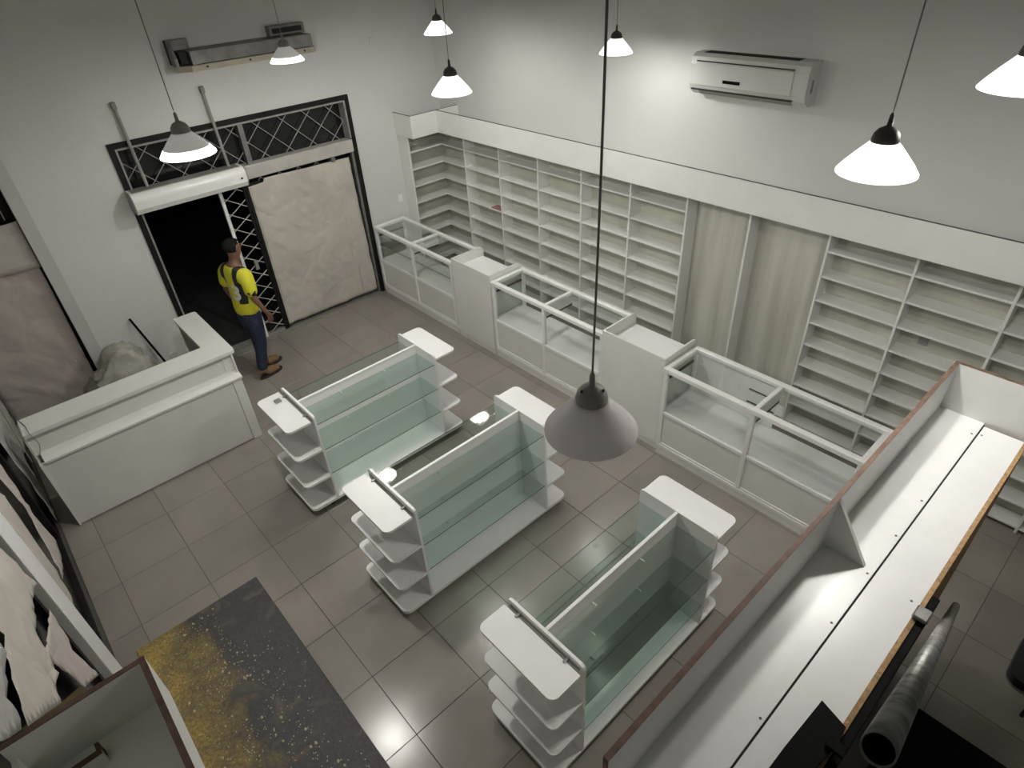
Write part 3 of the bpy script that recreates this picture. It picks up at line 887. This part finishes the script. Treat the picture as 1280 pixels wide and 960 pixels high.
# ------------------------------------------------------------------ island gondolas with glass shelves
def gondola(cx, label, lev, extra=None):
    hw = 0.317
    y0, y1 = 1.415, 2.735
    t = thing('display_gondola', label, 'display stand', (cx, (y0+y1)/2, 0), 'white gondolas with glass shelves')
    zt = 1.09
    # base deck, rounded ends
    MB().prism(rrect(cx-hw, cx+hw, 1.165, 2.985, 0.06), 2, 0.075, 0.105).build('base_deck', 'white', t)
    MB().box(cx-hw+0.05, cx+hw-0.05, 1.30, 2.85, 0.05, 0.075).build('plinth', 'front', t)
    for sx in (-1, 1):
        for yy in (1.38, 2.77):
            MB().tube([(cx+sx*0.25-0.012, yy, 0.025), (cx+sx*0.25+0.012, yy, 0.025)], 0.0245, 12).build('caster', 'black', t)
    pan = []
    r = 0.03
    for a in (y0, y1-0.02):
        po = [(cx-hw, 0.105), (cx+hw, 0.105), (cx+hw, zt-r), (cx+hw-r*0.3, zt-r*0.3), (cx+hw-r, zt), (cx-hw+r, zt), (cx-hw+r*0.3, zt-r*0.3), (cx-hw, zt-r)]
        pan.append(MB().prism(po, 1, a, a+0.02).build('end_panel', 'white', t))
    MB().box(cx-0.009, cx+0.009, y0+0.02, y1-0.02, 0.105, zt-0.02).build('divider', 'white', t)
    MB().box(cx-0.0125, cx+0.0125, y0+0.02, y1-0.02, zt-0.02, zt-0.002, 0.003).build('top_rail', 'white', t)
    for z in lev:
        for s in (-1, 1):
            a, b = (cx-hw+0.006, cx-0.011) if s < 0 else (cx+0.011, cx+hw-0.006)
            g = MB().box(a, b, y0+0.022, y1-0.022, z, z+0.006).build('glass_shelf', 'gshelf', t)
            e0, e1 = (a-0.0014, a-0.0001) if s < 0 else (b+0.0001, b+0.0014)
            MB().box(e0, e1, y0+0.022, y1-0.022, z, z+0.006).build('glass_edge', 'gedge', g)
            for yy in (y0+0.42, y1-0.42):
                c0, c1 = (cx-0.045, cx-0.010) if s < 0 else (cx+0.010, cx+0.045)
                MB().box(c0, c1, yy-0.005, yy+0.005, z-0.008, z-0.0005).build('shelf_pin', 'alu', g)
    # rounded shelves on both ends
    for s, ya in ((-1, y0), (1, y1)):
        for k, z in enumerate((1.05, 0.72, 0.395)):
            if k == 0: gap = 0.028
            else: gap = 0.0
            if s < 0:
                poly = rrect(cx-hw, cx+hw, 1.165, ya-gap, 0.05, (1,1,0,0))
            else:
                poly = rrect(cx-hw, cx+hw, ya+gap, 2.985, 0.05, (0,0,1,1))
            if s > 0 and k == 0:
                poly = rrect(cx-hw, cx+hw, ya, 2.985, 0.05, (0,0,1,1))
            sh = MB().prism(poly, 2, z-0.02, z).build('end_shelf', 'white', t)
            if k == 0 and s < 0:
                for xx in (cx-0.2, cx+0.2):
                    MB().box(xx-0.008, xx+0.008, ya-gap-0.012, ya, z-0.012, z+0.010).build('clip', 'grey_metal', sh)
                MB().box(cx-hw+0.03, cx+hw-0.03, ya-0.006, ya, z-0.015, z+0.006).build('bracket_rail', 'grille', sh)
    return t
gondola(3.195, 'white glass-shelved island gondola closest to the man and the reception counter', (0.985, 0.69, 0.40))
gondola(4.72, 'middle one of the three white glass-shelved island gondolas', (0.985, 0.69, 0.40))
gondola(6.345, 'white glass-shelved island gondola beside the long open cabinet top', (0.955, 0.63, 0.33))
o = MB().box(2.985, 3.045, 1.29, 1.345, 1.0505, 1.066, 0.003).build('metal_clip', 'grey_metal')
tag(o, 'loose dark metal clip lying on the end shelf of the farthest gondola', 'clip')

# ------------------------------------------------------------------ tall cabinet run with open box top (near right)
pc = thing('tall_cabinet', 'long tall cabinet seen from above with open white box top and brown edges', 'cabinet', (7.6, 2.1, 0))
PX0, PX1 = 7.385, 7.80
PY0, PY1 = 0.67, 3.45
PZ, PT = 2.19, 2.47
MB().box(PX0, PX0+0.018, PY0, PY1, PZ-0.02, PT).build('front_board', 'mel', pc)
MB().box(PX0-0.001, PX0+0.019, PY0-0.001, PY1, PT, PT+0.003).build('front_board_edge', 'edge', pc)
MB().box(PX0+0.018, 8.2, PY1-0.018, PY1, PZ-0.02, PT).build('end_board', 'mel', pc)
MB().box(PX0+0.019, 8.2, PY1-0.0185, PY1+0.0005, PT, PT+0.003).build('end_board_edge', 'edge', pc)
MB().box(PX0+0.018, 7.614, PY0, PY1-0.018, PZ-0.018, PZ).build('top_panel', 'white', pc)
MB().box(7.622, PX1-0.002, PY0-0.25, PY1-0.045, PZ-0.018, PZ).build('top_panel', 'white', pc)
MB().box(7.614, 7.622, PY0, PY1-0.018, PZ-0.03, PZ-0.012).build('panel_gap', 'slot', pc)
MB().box(7.622, PX1, PY1-0.045, PY1-0.018, PZ-0.03, PZ-0.014).build('panel_gap', 'edge', pc)
MB().box(PX0+0.018, 7.60, PY0, PY0+0.018, PZ, PT-0.13).build('near_stop', 'mel', pc)
MB().box(PX0, PX0+0.018, PY0-0.003, PY0, PZ-0.02, PT).build('near_edge', 'edge', pc)
MB().prism([(PX0+0.018, PZ), (7.575, PZ), (PX0+0.018, PT-0.01)], 1, 2.10, 2.118).build('gusset', 'mel', pc)
MB().box(PX1-0.002, PX1+0.016, PY0-0.25, PY1-0.02, 0.0, PZ+0.001).build('back_board', 'chip', pc)
for (sx, sy) in ((7.596, 3.30), (7.597, 2.647), (7.598, 2.36), (7.597, 2.08), (7.60, 1.76), (7.60, 1.243), (7.770, 2.07), (7.635, 3.32)):
    MB().lathe([(0.0, 0.0015), (0.005, 0.0012), (0.0055, 0.0)], (sx, sy, PZ), 8).build('screw', 'screw', pc)
for yy in (PY0+0.02, 1.6, 2.5, PY1-0.05):
    MB().box(7.50, PX1-0.003, yy, yy+0.018, 0.0, PZ-0.03).build('upright', 'mel', pc)
for k in range(8):
    for a, b in ((PY0+0.038, 1.6), (1.618, 2.5), (2.518, PY1-0.05)):
        MB().box(7.505, PX1-0.003, a, b, 0.08+k*0.25, 0.098+k*0.25).build('shelf', 'mel', pc)

# black rail on the cabinet edge, steel stair with pipe handrail beside it
o = MB().box(7.8165, 7.846, 0.85, 2.16, 2.11, 2.185, 0.003).build('black_rail', 'black')
tag(o, 'black metal rail fixed along the raw edge of the tall cabinet', 'rail')
MT['pipe'] = mat('dusty_grey_pipe', (0.23, 0.23, 0.22), 0.38, 0.35, 14, 0.25, 40, metal=0.35, contrast=(0.35, 0.62))
A = Vector((7.890, 0.545, 3.555)); B_ = Vector((7.905, 3.36, 0.975))
dr = (B_-A).normalized()
def ring_tube(a, b, ro, ri, n=28):
    t = (b-a).normalized(); u = t.cross(Vector((0,0,1))).normalized(); w = u.cross(t)
    vs = []; fs = []
    for p, r in ((a, ri), (a, ro), (b, ro), (b, ri)):
        for k in range(n):
            an = 2*math.pi*k/n
            vs.append(p + (u*math.cos(an)+w*math.sin(an))*r)
    for i in range(4):
        j = (i+1) % 4
        for k in range(n):
            k2 = (k+1) % n
            fs.append((i*n+k, j*n+k, j*n+k2, i*n+k2))
    return vs, fs
sr = thing('staircase', 'dark steel stair with a grey hollow pipe handrail beside the tall cabinet', 'stairs', (8.4, 3.2, 0))
for k in range(13):
    yf_ = 3.15 - 0.205*k
    MB().box(7.96, 8.86, yf_-0.26, yf_, 0.17+0.2*k, 0.20+0.2*k, 0.003).build('tread', 'black', sr)
for xx in (7.93, 8.86):
    MB().prism([(3.24, 0.0), (3.24, 0.16), (0.40, 2.93), (0.40, 2.70), (3.0, 0.0)], 0, xx, xx+0.03).build('stringer', 'black', sr)
mb = MB(); mb.add(*ring_tube(A, B_, 0.021, 0.0185)); mb.build('handrail', 'pipe', sr, True)
mb = MB(); mb.add(*ring_tube(A+dr*0.004, B_-dr*0.004, 0.0183, 0.016)); mb.build('handrail_dark_bore', 'black', sr, True)  # black inner tube stands in for the shade inside the hollow pipe
for q in (0.98, 0.50):
    P_ = A.lerp(B_, q)
    zb_ = 0.0 if q > 0.9 else P_.z - 0.86
    MB().tube([(P_.x, P_.y, P_.z-0.01), (P_.x, P_.y, zb_)], 0.012, 8).build('baluster', 'pipe', sr)
o = MB().prism([(7.716, 1.43), (7.812, 1.40), (7.812, 1.30), (7.78, 1.02), (7.70, 1.02), (7.704, 1.20)], 2, PZ+0.002, PZ+0.030).build('mounting_plate', 'black')
tag(o, 'flat black plate lying on the open cabinet top near its raw edge', 'plate')
MB().box(7.79, 7.847, 1.29, 1.335, PZ+0.0305, PZ+0.045, 0.004).build('arm', 'black', o)
o = MB().box(7.795, 7.85, 1.99, 2.06, PZ+0.002, PZ+0.022, 0.006).build('pipe_clamp', 'galv')
tag(o, 'small grey clamp sitting on the raw cabinet edge above the black rail', 'clamp')
st = thing('stool', 'black padded stool cut off by the right edge of the photo', 'stool', (8.52, 3.78, 0))
MB().prism(rrect(8.30, 8.74, 3.56, 4.0, 0.09), 2, 0.37, 0.40).build('seat_base', 'grey_metal', st)
MB().prism(rrect(8.295, 8.745, 3.555, 4.005, 0.09), 2, 0.40, 0.47).build('seat', 'bin', st)
for xx in (8.50, 8.66):
    for yy in (3.72, 3.90):
        MB().tube([(xx, yy, 0.37), (xx, yy, 0.0)], 0.013, 8).build('leg', 'black', st)

# ------------------------------------------------------------------ left cabinet with open box top
lc = thing('wall_cabinet', 'tall cabinet at the left wall with open grey box top and brown edges', 'cabinet', (7.0, -0.45, 0))
LX0, LX1, LY0, LY1, LZ, LT = 6.10, 8.4, -0.640, -0.215, 2.25, 2.47
MB().box(LX0, LX0+0.018, LY0, LY1, LZ-0.018, LT).build('end_board', 'front', lc)
MB().box(LX0-0.001, LX0+0.019, LY0, LY1+0.001, LT, LT+0.003).build('end_board_edge', 'edge', lc)
MB().box(LX0+0.018, LX1, LY1-0.018, LY1, LZ-0.018, LT).build('front_board', 'counter', lc)
MB().box(LX0+0.019, LX1, LY1-0.019, LY1+0.001, LT, LT+0.003).build('front_board_edge', 'edge', lc)
MB().box(LX0+0.018, LX1, LY0, LY0+0.018, LZ-0.018, LT-0.07).build('back_board', 'front', lc)
MB().box(LX0+0.018, LX1, LY0+0.018, LY1-0.018, LZ-0.018, LZ).build('top_panel', 'front', lc)
MB().box(LX0+0.10, LX0+0.118, -0.54, -0.44, LZ, LZ+0.06).build('inner_stop', 'front', lc)
MB().box(LX0+0.0985, LX0+0.1195, -0.541, -0.439, LZ+0.06, LZ+0.063).build('inner_stop_edge', 'edge', lc)
MB().box(LX0+0.07, LX0+0.097, -0.452, -0.440, LZ, LZ+0.063).build('inner_stop_edge', 'edge', lc)
MB().box(LX0+0.02, LX1, LY0, -0.44, 0.0, LZ-0.02).build('carcass', 'front', lc)
for k in range(3):
    MB().box(LX0+0.06+k*0.77, LX0+0.79+k*0.77, -0.44, -0.422, 0.08, LZ-0.06, 0.003).build('cabinet_door', 'mel', lc)

# ------------------------------------------------------------------ dusty black sheet on the floor
sh = thing('floor_sheet', 'black sheet with ochre dust and pale specks lying on the tiles', 'sheet', (4.9, 0.0, 0))
MB().box(3.745, 6.6, -0.52, 0.465, 0.0, 0.010, 0.002).build('sheet', 'sheet', sh)
m = MB()
rnd = random.Random(3)
for k in range(1100):
    x = rnd.uniform(3.80, 6.0); y = rnd.triangular(-0.5, 0.44, -0.1)
    if noise.noise(Vector((x*2.2, y*2.2, 5.0))) < -0.12: continue
    s = rnd.uniform(0.0018, 0.0055) * (2.2 if rnd.random() < 0.10 else 1)
    a = rnd.uniform(0, 3)
    vs = [(x+s*math.cos(a+q*math.pi/2)*(1+0.5*(q % 2)), y+s*math.sin(a+q*math.pi/2), 0.010) for q in range(4)]
    vs.append((x, y, 0.010+s*0.7))
    m.add(vs, [(0,1,4),(1,2,4),(2,3,4),(3,0,4)])
sp_ = m.build('specks', 'speck', sh); sp_['kind'] = 'stuff'

# ------------------------------------------------------------------ reception counter (L-shaped)
rc = thing('reception_counter', 'L-shaped white reception counter with stepped front', 'counter', (1.7, 0.4, 0))
CY0, CY1 = -0.50, 1.36
# top slab, L with rounded outer corner
top = [(1.60, CY0), (1.905, CY0), (1.905, CY1-0.03), (1.895, CY1+0.01), (1.87, CY1+0.02), (0.77, CY1+0.03), (0.755, CY1+0.02), (0.745, CY1), (0.745, 1.145), (1.60, 1.145)]
MB().prism(top, 2, 1.055, 1.09).build('top_slab', 'counter', rc)
MB().box(1.835, 1.853, CY0, CY1-0.06, 0.83, 1.055).build('upper_panel', 'front', rc)
MB().prism([(1.835, 0.86), (1.94, 0.815), (1.965, 0.805), (1.965, 0.785), (1.835, 0.785)], 1, CY0+0.03, CY1-0.015).build('ledge', 'counter', rc)
MB().box(1.92, 1.94, CY0, 1.235, 0.012, 0.785).build('front_panel', 'front', rc)
MB().box(1.905, 1.947, 1.238, 1.335, 0.0, 0.785, 0.003).build('corner_post', 'counter', rc)
MB().box(1.835, 1.862, 1.235, 1.335, 0.845, 1.055, 0.003).build('corner_post', 'counter', rc)
MB().box(1.60, 1.947, CY0-0.018, CY0, 0.0, 0.785).build('end_panel', 'counter', rc)
MB().box(1.60, 1.86, CY0-0.018, CY0, 0.785, 1.055).build('end_panel', 'counter', rc)
MB().box(0.78, 1.90, CY1-0.035, CY1-0.017, 0.0, 1.055).build('side_panel', 'counter', rc)
MB().box(0.78, 0.80, 1.16, CY1-0.036, 0.0, 1.055).build('end_panel', 'counter', rc)
MB().box(1.45, 1.79, CY0+0.01, 1.30, 0.72, 0.74).build('work_top', 'counter', rc)

# wires hanging over the counter end
def wire(pts, r, label):
    ps = []
    P = [Vector(p) for p in pts]
    for i in range(len(P)-1):
        p0 = P[max(i-1, 0)]; p1 = P[i]; p2 = P[i+1]; p3 = P[min(i+2, len(P)-1)]
        for k in range(6):
            t = k/6
            ps.append(0.5*((2*p1) + (-p0+p2)*t + (2*p0-5*p1+4*p2-p3)*t*t + (-p0+3*p1-3*p2+p3)*t**3))
    ps.append(P[-1])
    o = MB().tube(ps, r, 6).build('cable', 'cord', None, True)
    tag(o, label, 'cable')
wire([(1.0, -0.60, 1.55), (1.25, -0.58, 1.25), (1.55, -0.56, 1.12), (1.75, -0.55, 1.08), (1.92, -0.545, 0.98), (1.90, -0.55, 0.82)], 0.004, 'thin dark cable drooping past the near end of the reception counter')
wire([(1.56, -0.50, 1.094), (1.75, -0.46, 1.095), (1.93, -0.45, 1.10), (1.97, -0.43, 1.0), (1.975, -0.47, 0.90)], 0.003, 'thin grey wire looping over the corner of the reception counter top')

# sack, stick and white board behind the counter
def sack():
    bm = bmesh.new()
    bmesh.ops.create_icosphere(bm, subdivisions=4, radius=1.0)
    for v in bm.verts:
        p = v.co.copy()
        x = math.copysign(abs(p.x)**0.6, p.x)*0.27; y = math.copysign(abs(p.y)**0.6, p.y)*0.33
        z = (math.copysign(abs(p.z)**0.7, p.z)+1)*0.39
        k = 1.0 - 0.22*max(0, (z-0.35)/0.37)
        n1 = noise.noise(Vector((p.x*2.2, p.y*2.2, p.z*2.0)))*0.07 + abs(noise.noise(Vector((p.x*7, p.y*7, p.z*1.6))))*0.10
        x += n1*p.x*1.6; y += n1*p.y*1.6
        z += 0.10*max(0, p.z)*math.sin(p.y*3.3+0.8) + n1*0.8*max(0, p.z)
        v.co = Vector((x*k, y*k, max(0, z)))
    me = bpy.data.meshes.new('sack')
    bm.to_mesh(me); bm.free()
    me.polygons.foreach_set('use_smooth', [True]*len(me.polygons))
    me.materials.append(MT['sack'])
    return put('sack', me, None, loc=(0.44, 0.50, 0.0))
tag(sack(), 'bulging pale woven sack on the floor behind the reception counter', 'sack')
o = MB().tube([(0.035, 0.83, 0.95), (0.55, 1.04, 0.02)], 0.014, 8).build('broom_handle', 'black', None, True)
tag(o, 'dark stick leaning on the wall beside the pale sack', 'stick')
o = MB().prism([(0.86, 0.0), (0.89, 0.0), (0.93, 0.80), (0.90, 0.80)], 1, 0.94, 1.03).build('board_offcut', 'counter')
tag(o, 'short white board leaning up behind the reception counter', 'board')

# ------------------------------------------------------------------ person in the doorway
def skin(name, verts, edges, radii, matn, parent, root=0, sub=2, local=True):
    me = bpy.data.meshes.new(name)
    me.from_pydata([tuple(v) for v in verts], edges, [])
    me.materials.append(MT[matn])
    o = put(name, me, parent, local=local)
    md = o.modifiers.new('skin', 'SKIN')
    md.use_smooth_shade = True
    if not me.skin_vertices: 
        bm = bmesh.new(); bm.from_mesh(me); bm.verts.layers.skin.verify(); bm.to_mesh(me); bm.free()
    for i, r in enumerate(radii):
        sv = me.skin_vertices[0].data[i]
        sv.radius = (r, r) if not isinstance(r, tuple) else r
        sv.use_root = (i == root)
    sd = o.modifiers.new('smooth', 'SUBSURF'); sd.levels = sub; sd.render_levels = sub
    return o

# local frame: +Y facing forward, X to the person's left(-)/right(+), Z up
man = thing('person', 'person in a yellow and black numbered jersey, jeans and tan boots by the doorway', 'person', (0.77, 1.90, 0.0))
man.rotation_euler = (0, 0, math.radians(12))
V = []; E = []; R = []
def jv(p, r, par=None):
    V.append((p[0], p[1] + 0.055*max(0, p[2]-0.12), p[2])); R.append(r)
    if par is not None: E.append((par, len(V)-1))
    return len(V)-1
pel = jv((0, 0, 0.93), (0.105, 0.075))
wst = jv((0, 0.0, 1.08), (0.105, 0.075), pel)
chs = jv((0, -0.01, 1.28), (0.13, 0.09), wst)
shl = jv((0, -0.015, 1.42), (0.10, 0.068), chs)
nck = jv((0.0, 0.0, 1.49), 0.060, shl)
nk2 = jv((0.005, 0.015, 1.545), 0.058, nck)
hd1 = jv((0.01, 0.03, 1.60), (0.070, 0.088), nk2)
hd2 = jv((0.012, 0.03, 1.675), (0.074, 0.094), hd1)
hd3 = jv((0.012, 0.025, 1.725), (0.052, 0.065), hd2)
hands = []
for s in (1, -1):
    sh_ = jv((s*0.185, -0.02, 1.40), 0.056, shl)
    el = jv((s*0.255, -0.03 if s > 0 else -0.05, 1.13), 0.041, sh_)
    wr = jv((s*0.265, 0.075 if s > 0 else 0.03, 0.90), 0.027, el)
    pm = jv((s*0.262, 0.10 if s > 0 else 0.05, 0.845), (0.018, 0.032), wr)
    for k, (dy, ln) in enumerate(((-0.028, 0.062), (-0.009, 0.072), (0.010, 0.078), (0.028, 0.070))):
        by = (0.112 if s > 0 else 0.062) + dy
        a_ = jv((s*0.262, by, 0.805), 0.010, pm)
        b_ = jv((s*0.255, by+0.006, 0.805-ln*0.55), 0.0088, a_)
        jv((s*0.243, by+0.008, 0.805-ln), 0.0075, b_)
    th = jv((s*0.245, (0.145 if s > 0 else 0.095), 0.835), 0.011, pm)
    jv((s*0.236, (0.165 if s > 0 else 0.115), 0.800), 0.0085, th)
for s, fx_, fy_ in ((1, 0.105, -0.05), (-1, -0.085, 0.09)):
    hp = jv((s*0.09, 0, 0.86), 0.066, pel)
    kn = jv((s*0.098, 0.03+fy_*0.5, 0.49), 0.045, hp)
    an = jv((fx_, fy_-0.02, 0.10), 0.034, kn)
    jv((fx_, fy_+0.02, 0.055), 0.038, an)
skin('body', V, E, R, 'skin', man, 0, 2)
# face: nose, eyes, ear
FO = 0.084
MB().prism([(-0.001, 1.672), (0.011, 1.672), (0.020, 1.632), (0.004, 1.626), (-0.010, 1.632)], 1, 0.112+FO, 0.135+FO).build('nose', 'skin', man, True, local=True)
for s in (-1, 1):
    MB().lathe([(0.0, 0.007), (0.008, 0.004), (0.010, 0.0), (0.008, -0.004), (0.0, -0.007)], (0.012+s*0.03, 0.112+FO, 1.672), 10).build('eye', 'hair', man, True, local=True)
    MB().lathe([(0.0, 0.030), (0.008, 0.024), (0.013, 0.0), (0.007, -0.022), (0.0, -0.028)], (0.012+s*0.078, 0.02+FO, 1.655), 10).build('ear', 'skin', man, True, local=True)
MB().box(-0.010, 0.034, 0.108+FO, 0.119+FO, 1.606, 1.613, 0.002).build('mouth', 'hair', man, local=True)
# hair cap
bm = bmesh.new()
bmesh.ops.create_icosphere(bm, subdivisions=3, radius=1.0)
for v in bm.verts:
    p = v.co
    v.co = Vector((0.012 + p.x*0.088, 0.018 + p.y*0.104, 1.685 + p.z*0.085))
kill = [v for v in bm.verts if (v.co.z < 1.685 and v.co.y > 0.035) or v.co.z < 1.615 or (v.co.y > 0.085 and v.co.z < 1.72)]
bmesh.ops.delete(bm, geom=kill, context='VERTS')
for v in bm.verts:
    v.co += v.normal * 0.006*noise.noise(v.co*60)
for v in bm.verts: v.co.y += FO
me = bpy.data.meshes.new('hair'); bm.to_mesh(me); bm.free()
me.polygons.foreach_set('use_smooth', [True]*len(me.polygons)); me.materials.append(MT['hair'])
put('hair', me, man, local=True)
# jersey
V = []; E = []; R = []
a0 = jv((0, 0.0, 0.80), (0.188, 0.142)); 
a1 = jv((0, 0.0, 0.98), (0.184, 0.138), a0)
a2 = jv((0, 0.0, 1.12), (0.182, 0.130), a1)
a3 = jv((0, -0.012, 1.29), (0.202, 0.142), a2)
a4 = jv((0, -0.018, 1.41), (0.170, 0.104), a3)
a5 = jv((0, -0.008, 1.475), (0.072, 0.066), a4)
for s in (1, -1):
    b0 = jv((s*0.205, -0.022, 1.392), 0.084, a4)
    b1 = jv((s*0.240, -0.03, 1.26), 0.079, b0)
    b2 = jv((s*0.258, -0.035, 1.13), 0.080, b1)
jer = skin('jersey', V, E, R, 'jersey', man, 0, 2)
# trousers
V = []; E = []; R = []
a0 = jv((0, 0, 0.95), (0.158, 0.118))
a1 = jv((0, 0, 0.87), (0.165, 0.122), a0)
for s, fx_, fy_ in ((1, 0.105, -0.05), (-1, -0.085, 0.09)):
    b0 = jv((s*0.092, 0.0, 0.76), 0.104, a1)
    b1 = jv((s*0.098, 0.03+fy_*0.5, 0.49), 0.078, b0)
    b2 = jv((fx_, fy_-0.02, 0.20), 0.066, b1)
    b3 = jv((fx_, fy_-0.02, 0.10), 0.070, b2)
skin('trousers', V, E, R, 'jeans', man, 0, 2)
# boots
for fx_, fy_ in ((0.105, -0.05), (-0.085, 0.09)):
    V = []; E = []; R = []
    c0 = jv((fx_, fy_-0.035, 0.125), 0.060)
    c1 = jv((fx_, fy_-0.035, 0.068), 0.058, c0)
    c2 = jv((fx_, fy_+0.06, 0.066), 0.056, c1)
    c3 = jv((fx_, fy_+0.15, 0.054), (0.054, 0.044), c2)
    c4 = jv((fx_, fy_+0.195, 0.050), (0.040, 0.030), c3)
    b = skin('boot', V, E, R, 'boot', man, 1, 2)
    out = [(fx_+0.055*math.cos(q)*(1.0 if math.sin(q) > 0 else 0.92), fy_+0.07+0.165*math.sin(q)) for q in [2*math.pi*k/20 for k in range(20)]]
    MB().prism(out, 2, 0.0, 0.028).build('sole', 'sole', b, local=True)
# printed number on the back of the jersey
cu = bpy.data.curves.new('jersey_number', 'FONT')
cu.body = '13'; cu.size = 0.26; cu.align_x = 'CENTER'; cu.align_y = 'CENTER'; cu.offset = 0.006
tmp = bpy.data.objects.new('tmp_text', cu); COL.objects.link(tmp)
bpy.context.view_layer.update()
me = bpy.data.meshes.new_from_object(tmp.evaluated_get(bpy.context.evaluated_depsgraph_get()))
bpy.data.objects.remove(tmp)
bm = bmesh.new(); bm.from_mesh(me)
for i in range(-12, 13):
    bmesh.ops.bisect_plane(bm, geom=bm.verts[:]+bm.edges[:]+bm.faces[:], plane_co=(i*0.02, 0, 0), plane_no=(1,0,0))
for v in bm.verts:
    # text faces -Y (back of the person), text x -> +x, text y -> z ; seen from behind
    x, y = v.co.x, v.co.y
    v.co = Vector((x, -0.5, 1.16 + y))
bm.to_mesh(me); bm.free()
me.materials.clear(); me.materials.append(MT['number'])
nm = put('jersey_number', me, jer, local=True)
sw = nm.modifiers.new('wrap', 'SHRINKWRAP')
sw.target = jer; sw.wrap_method = 'PROJECT'; sw.use_project_x = False; sw.use_project_y = True; sw.use_project_z = False
sw.use_positive_direction = True; sw.use_negative_direction = True; sw.offset = 0.004
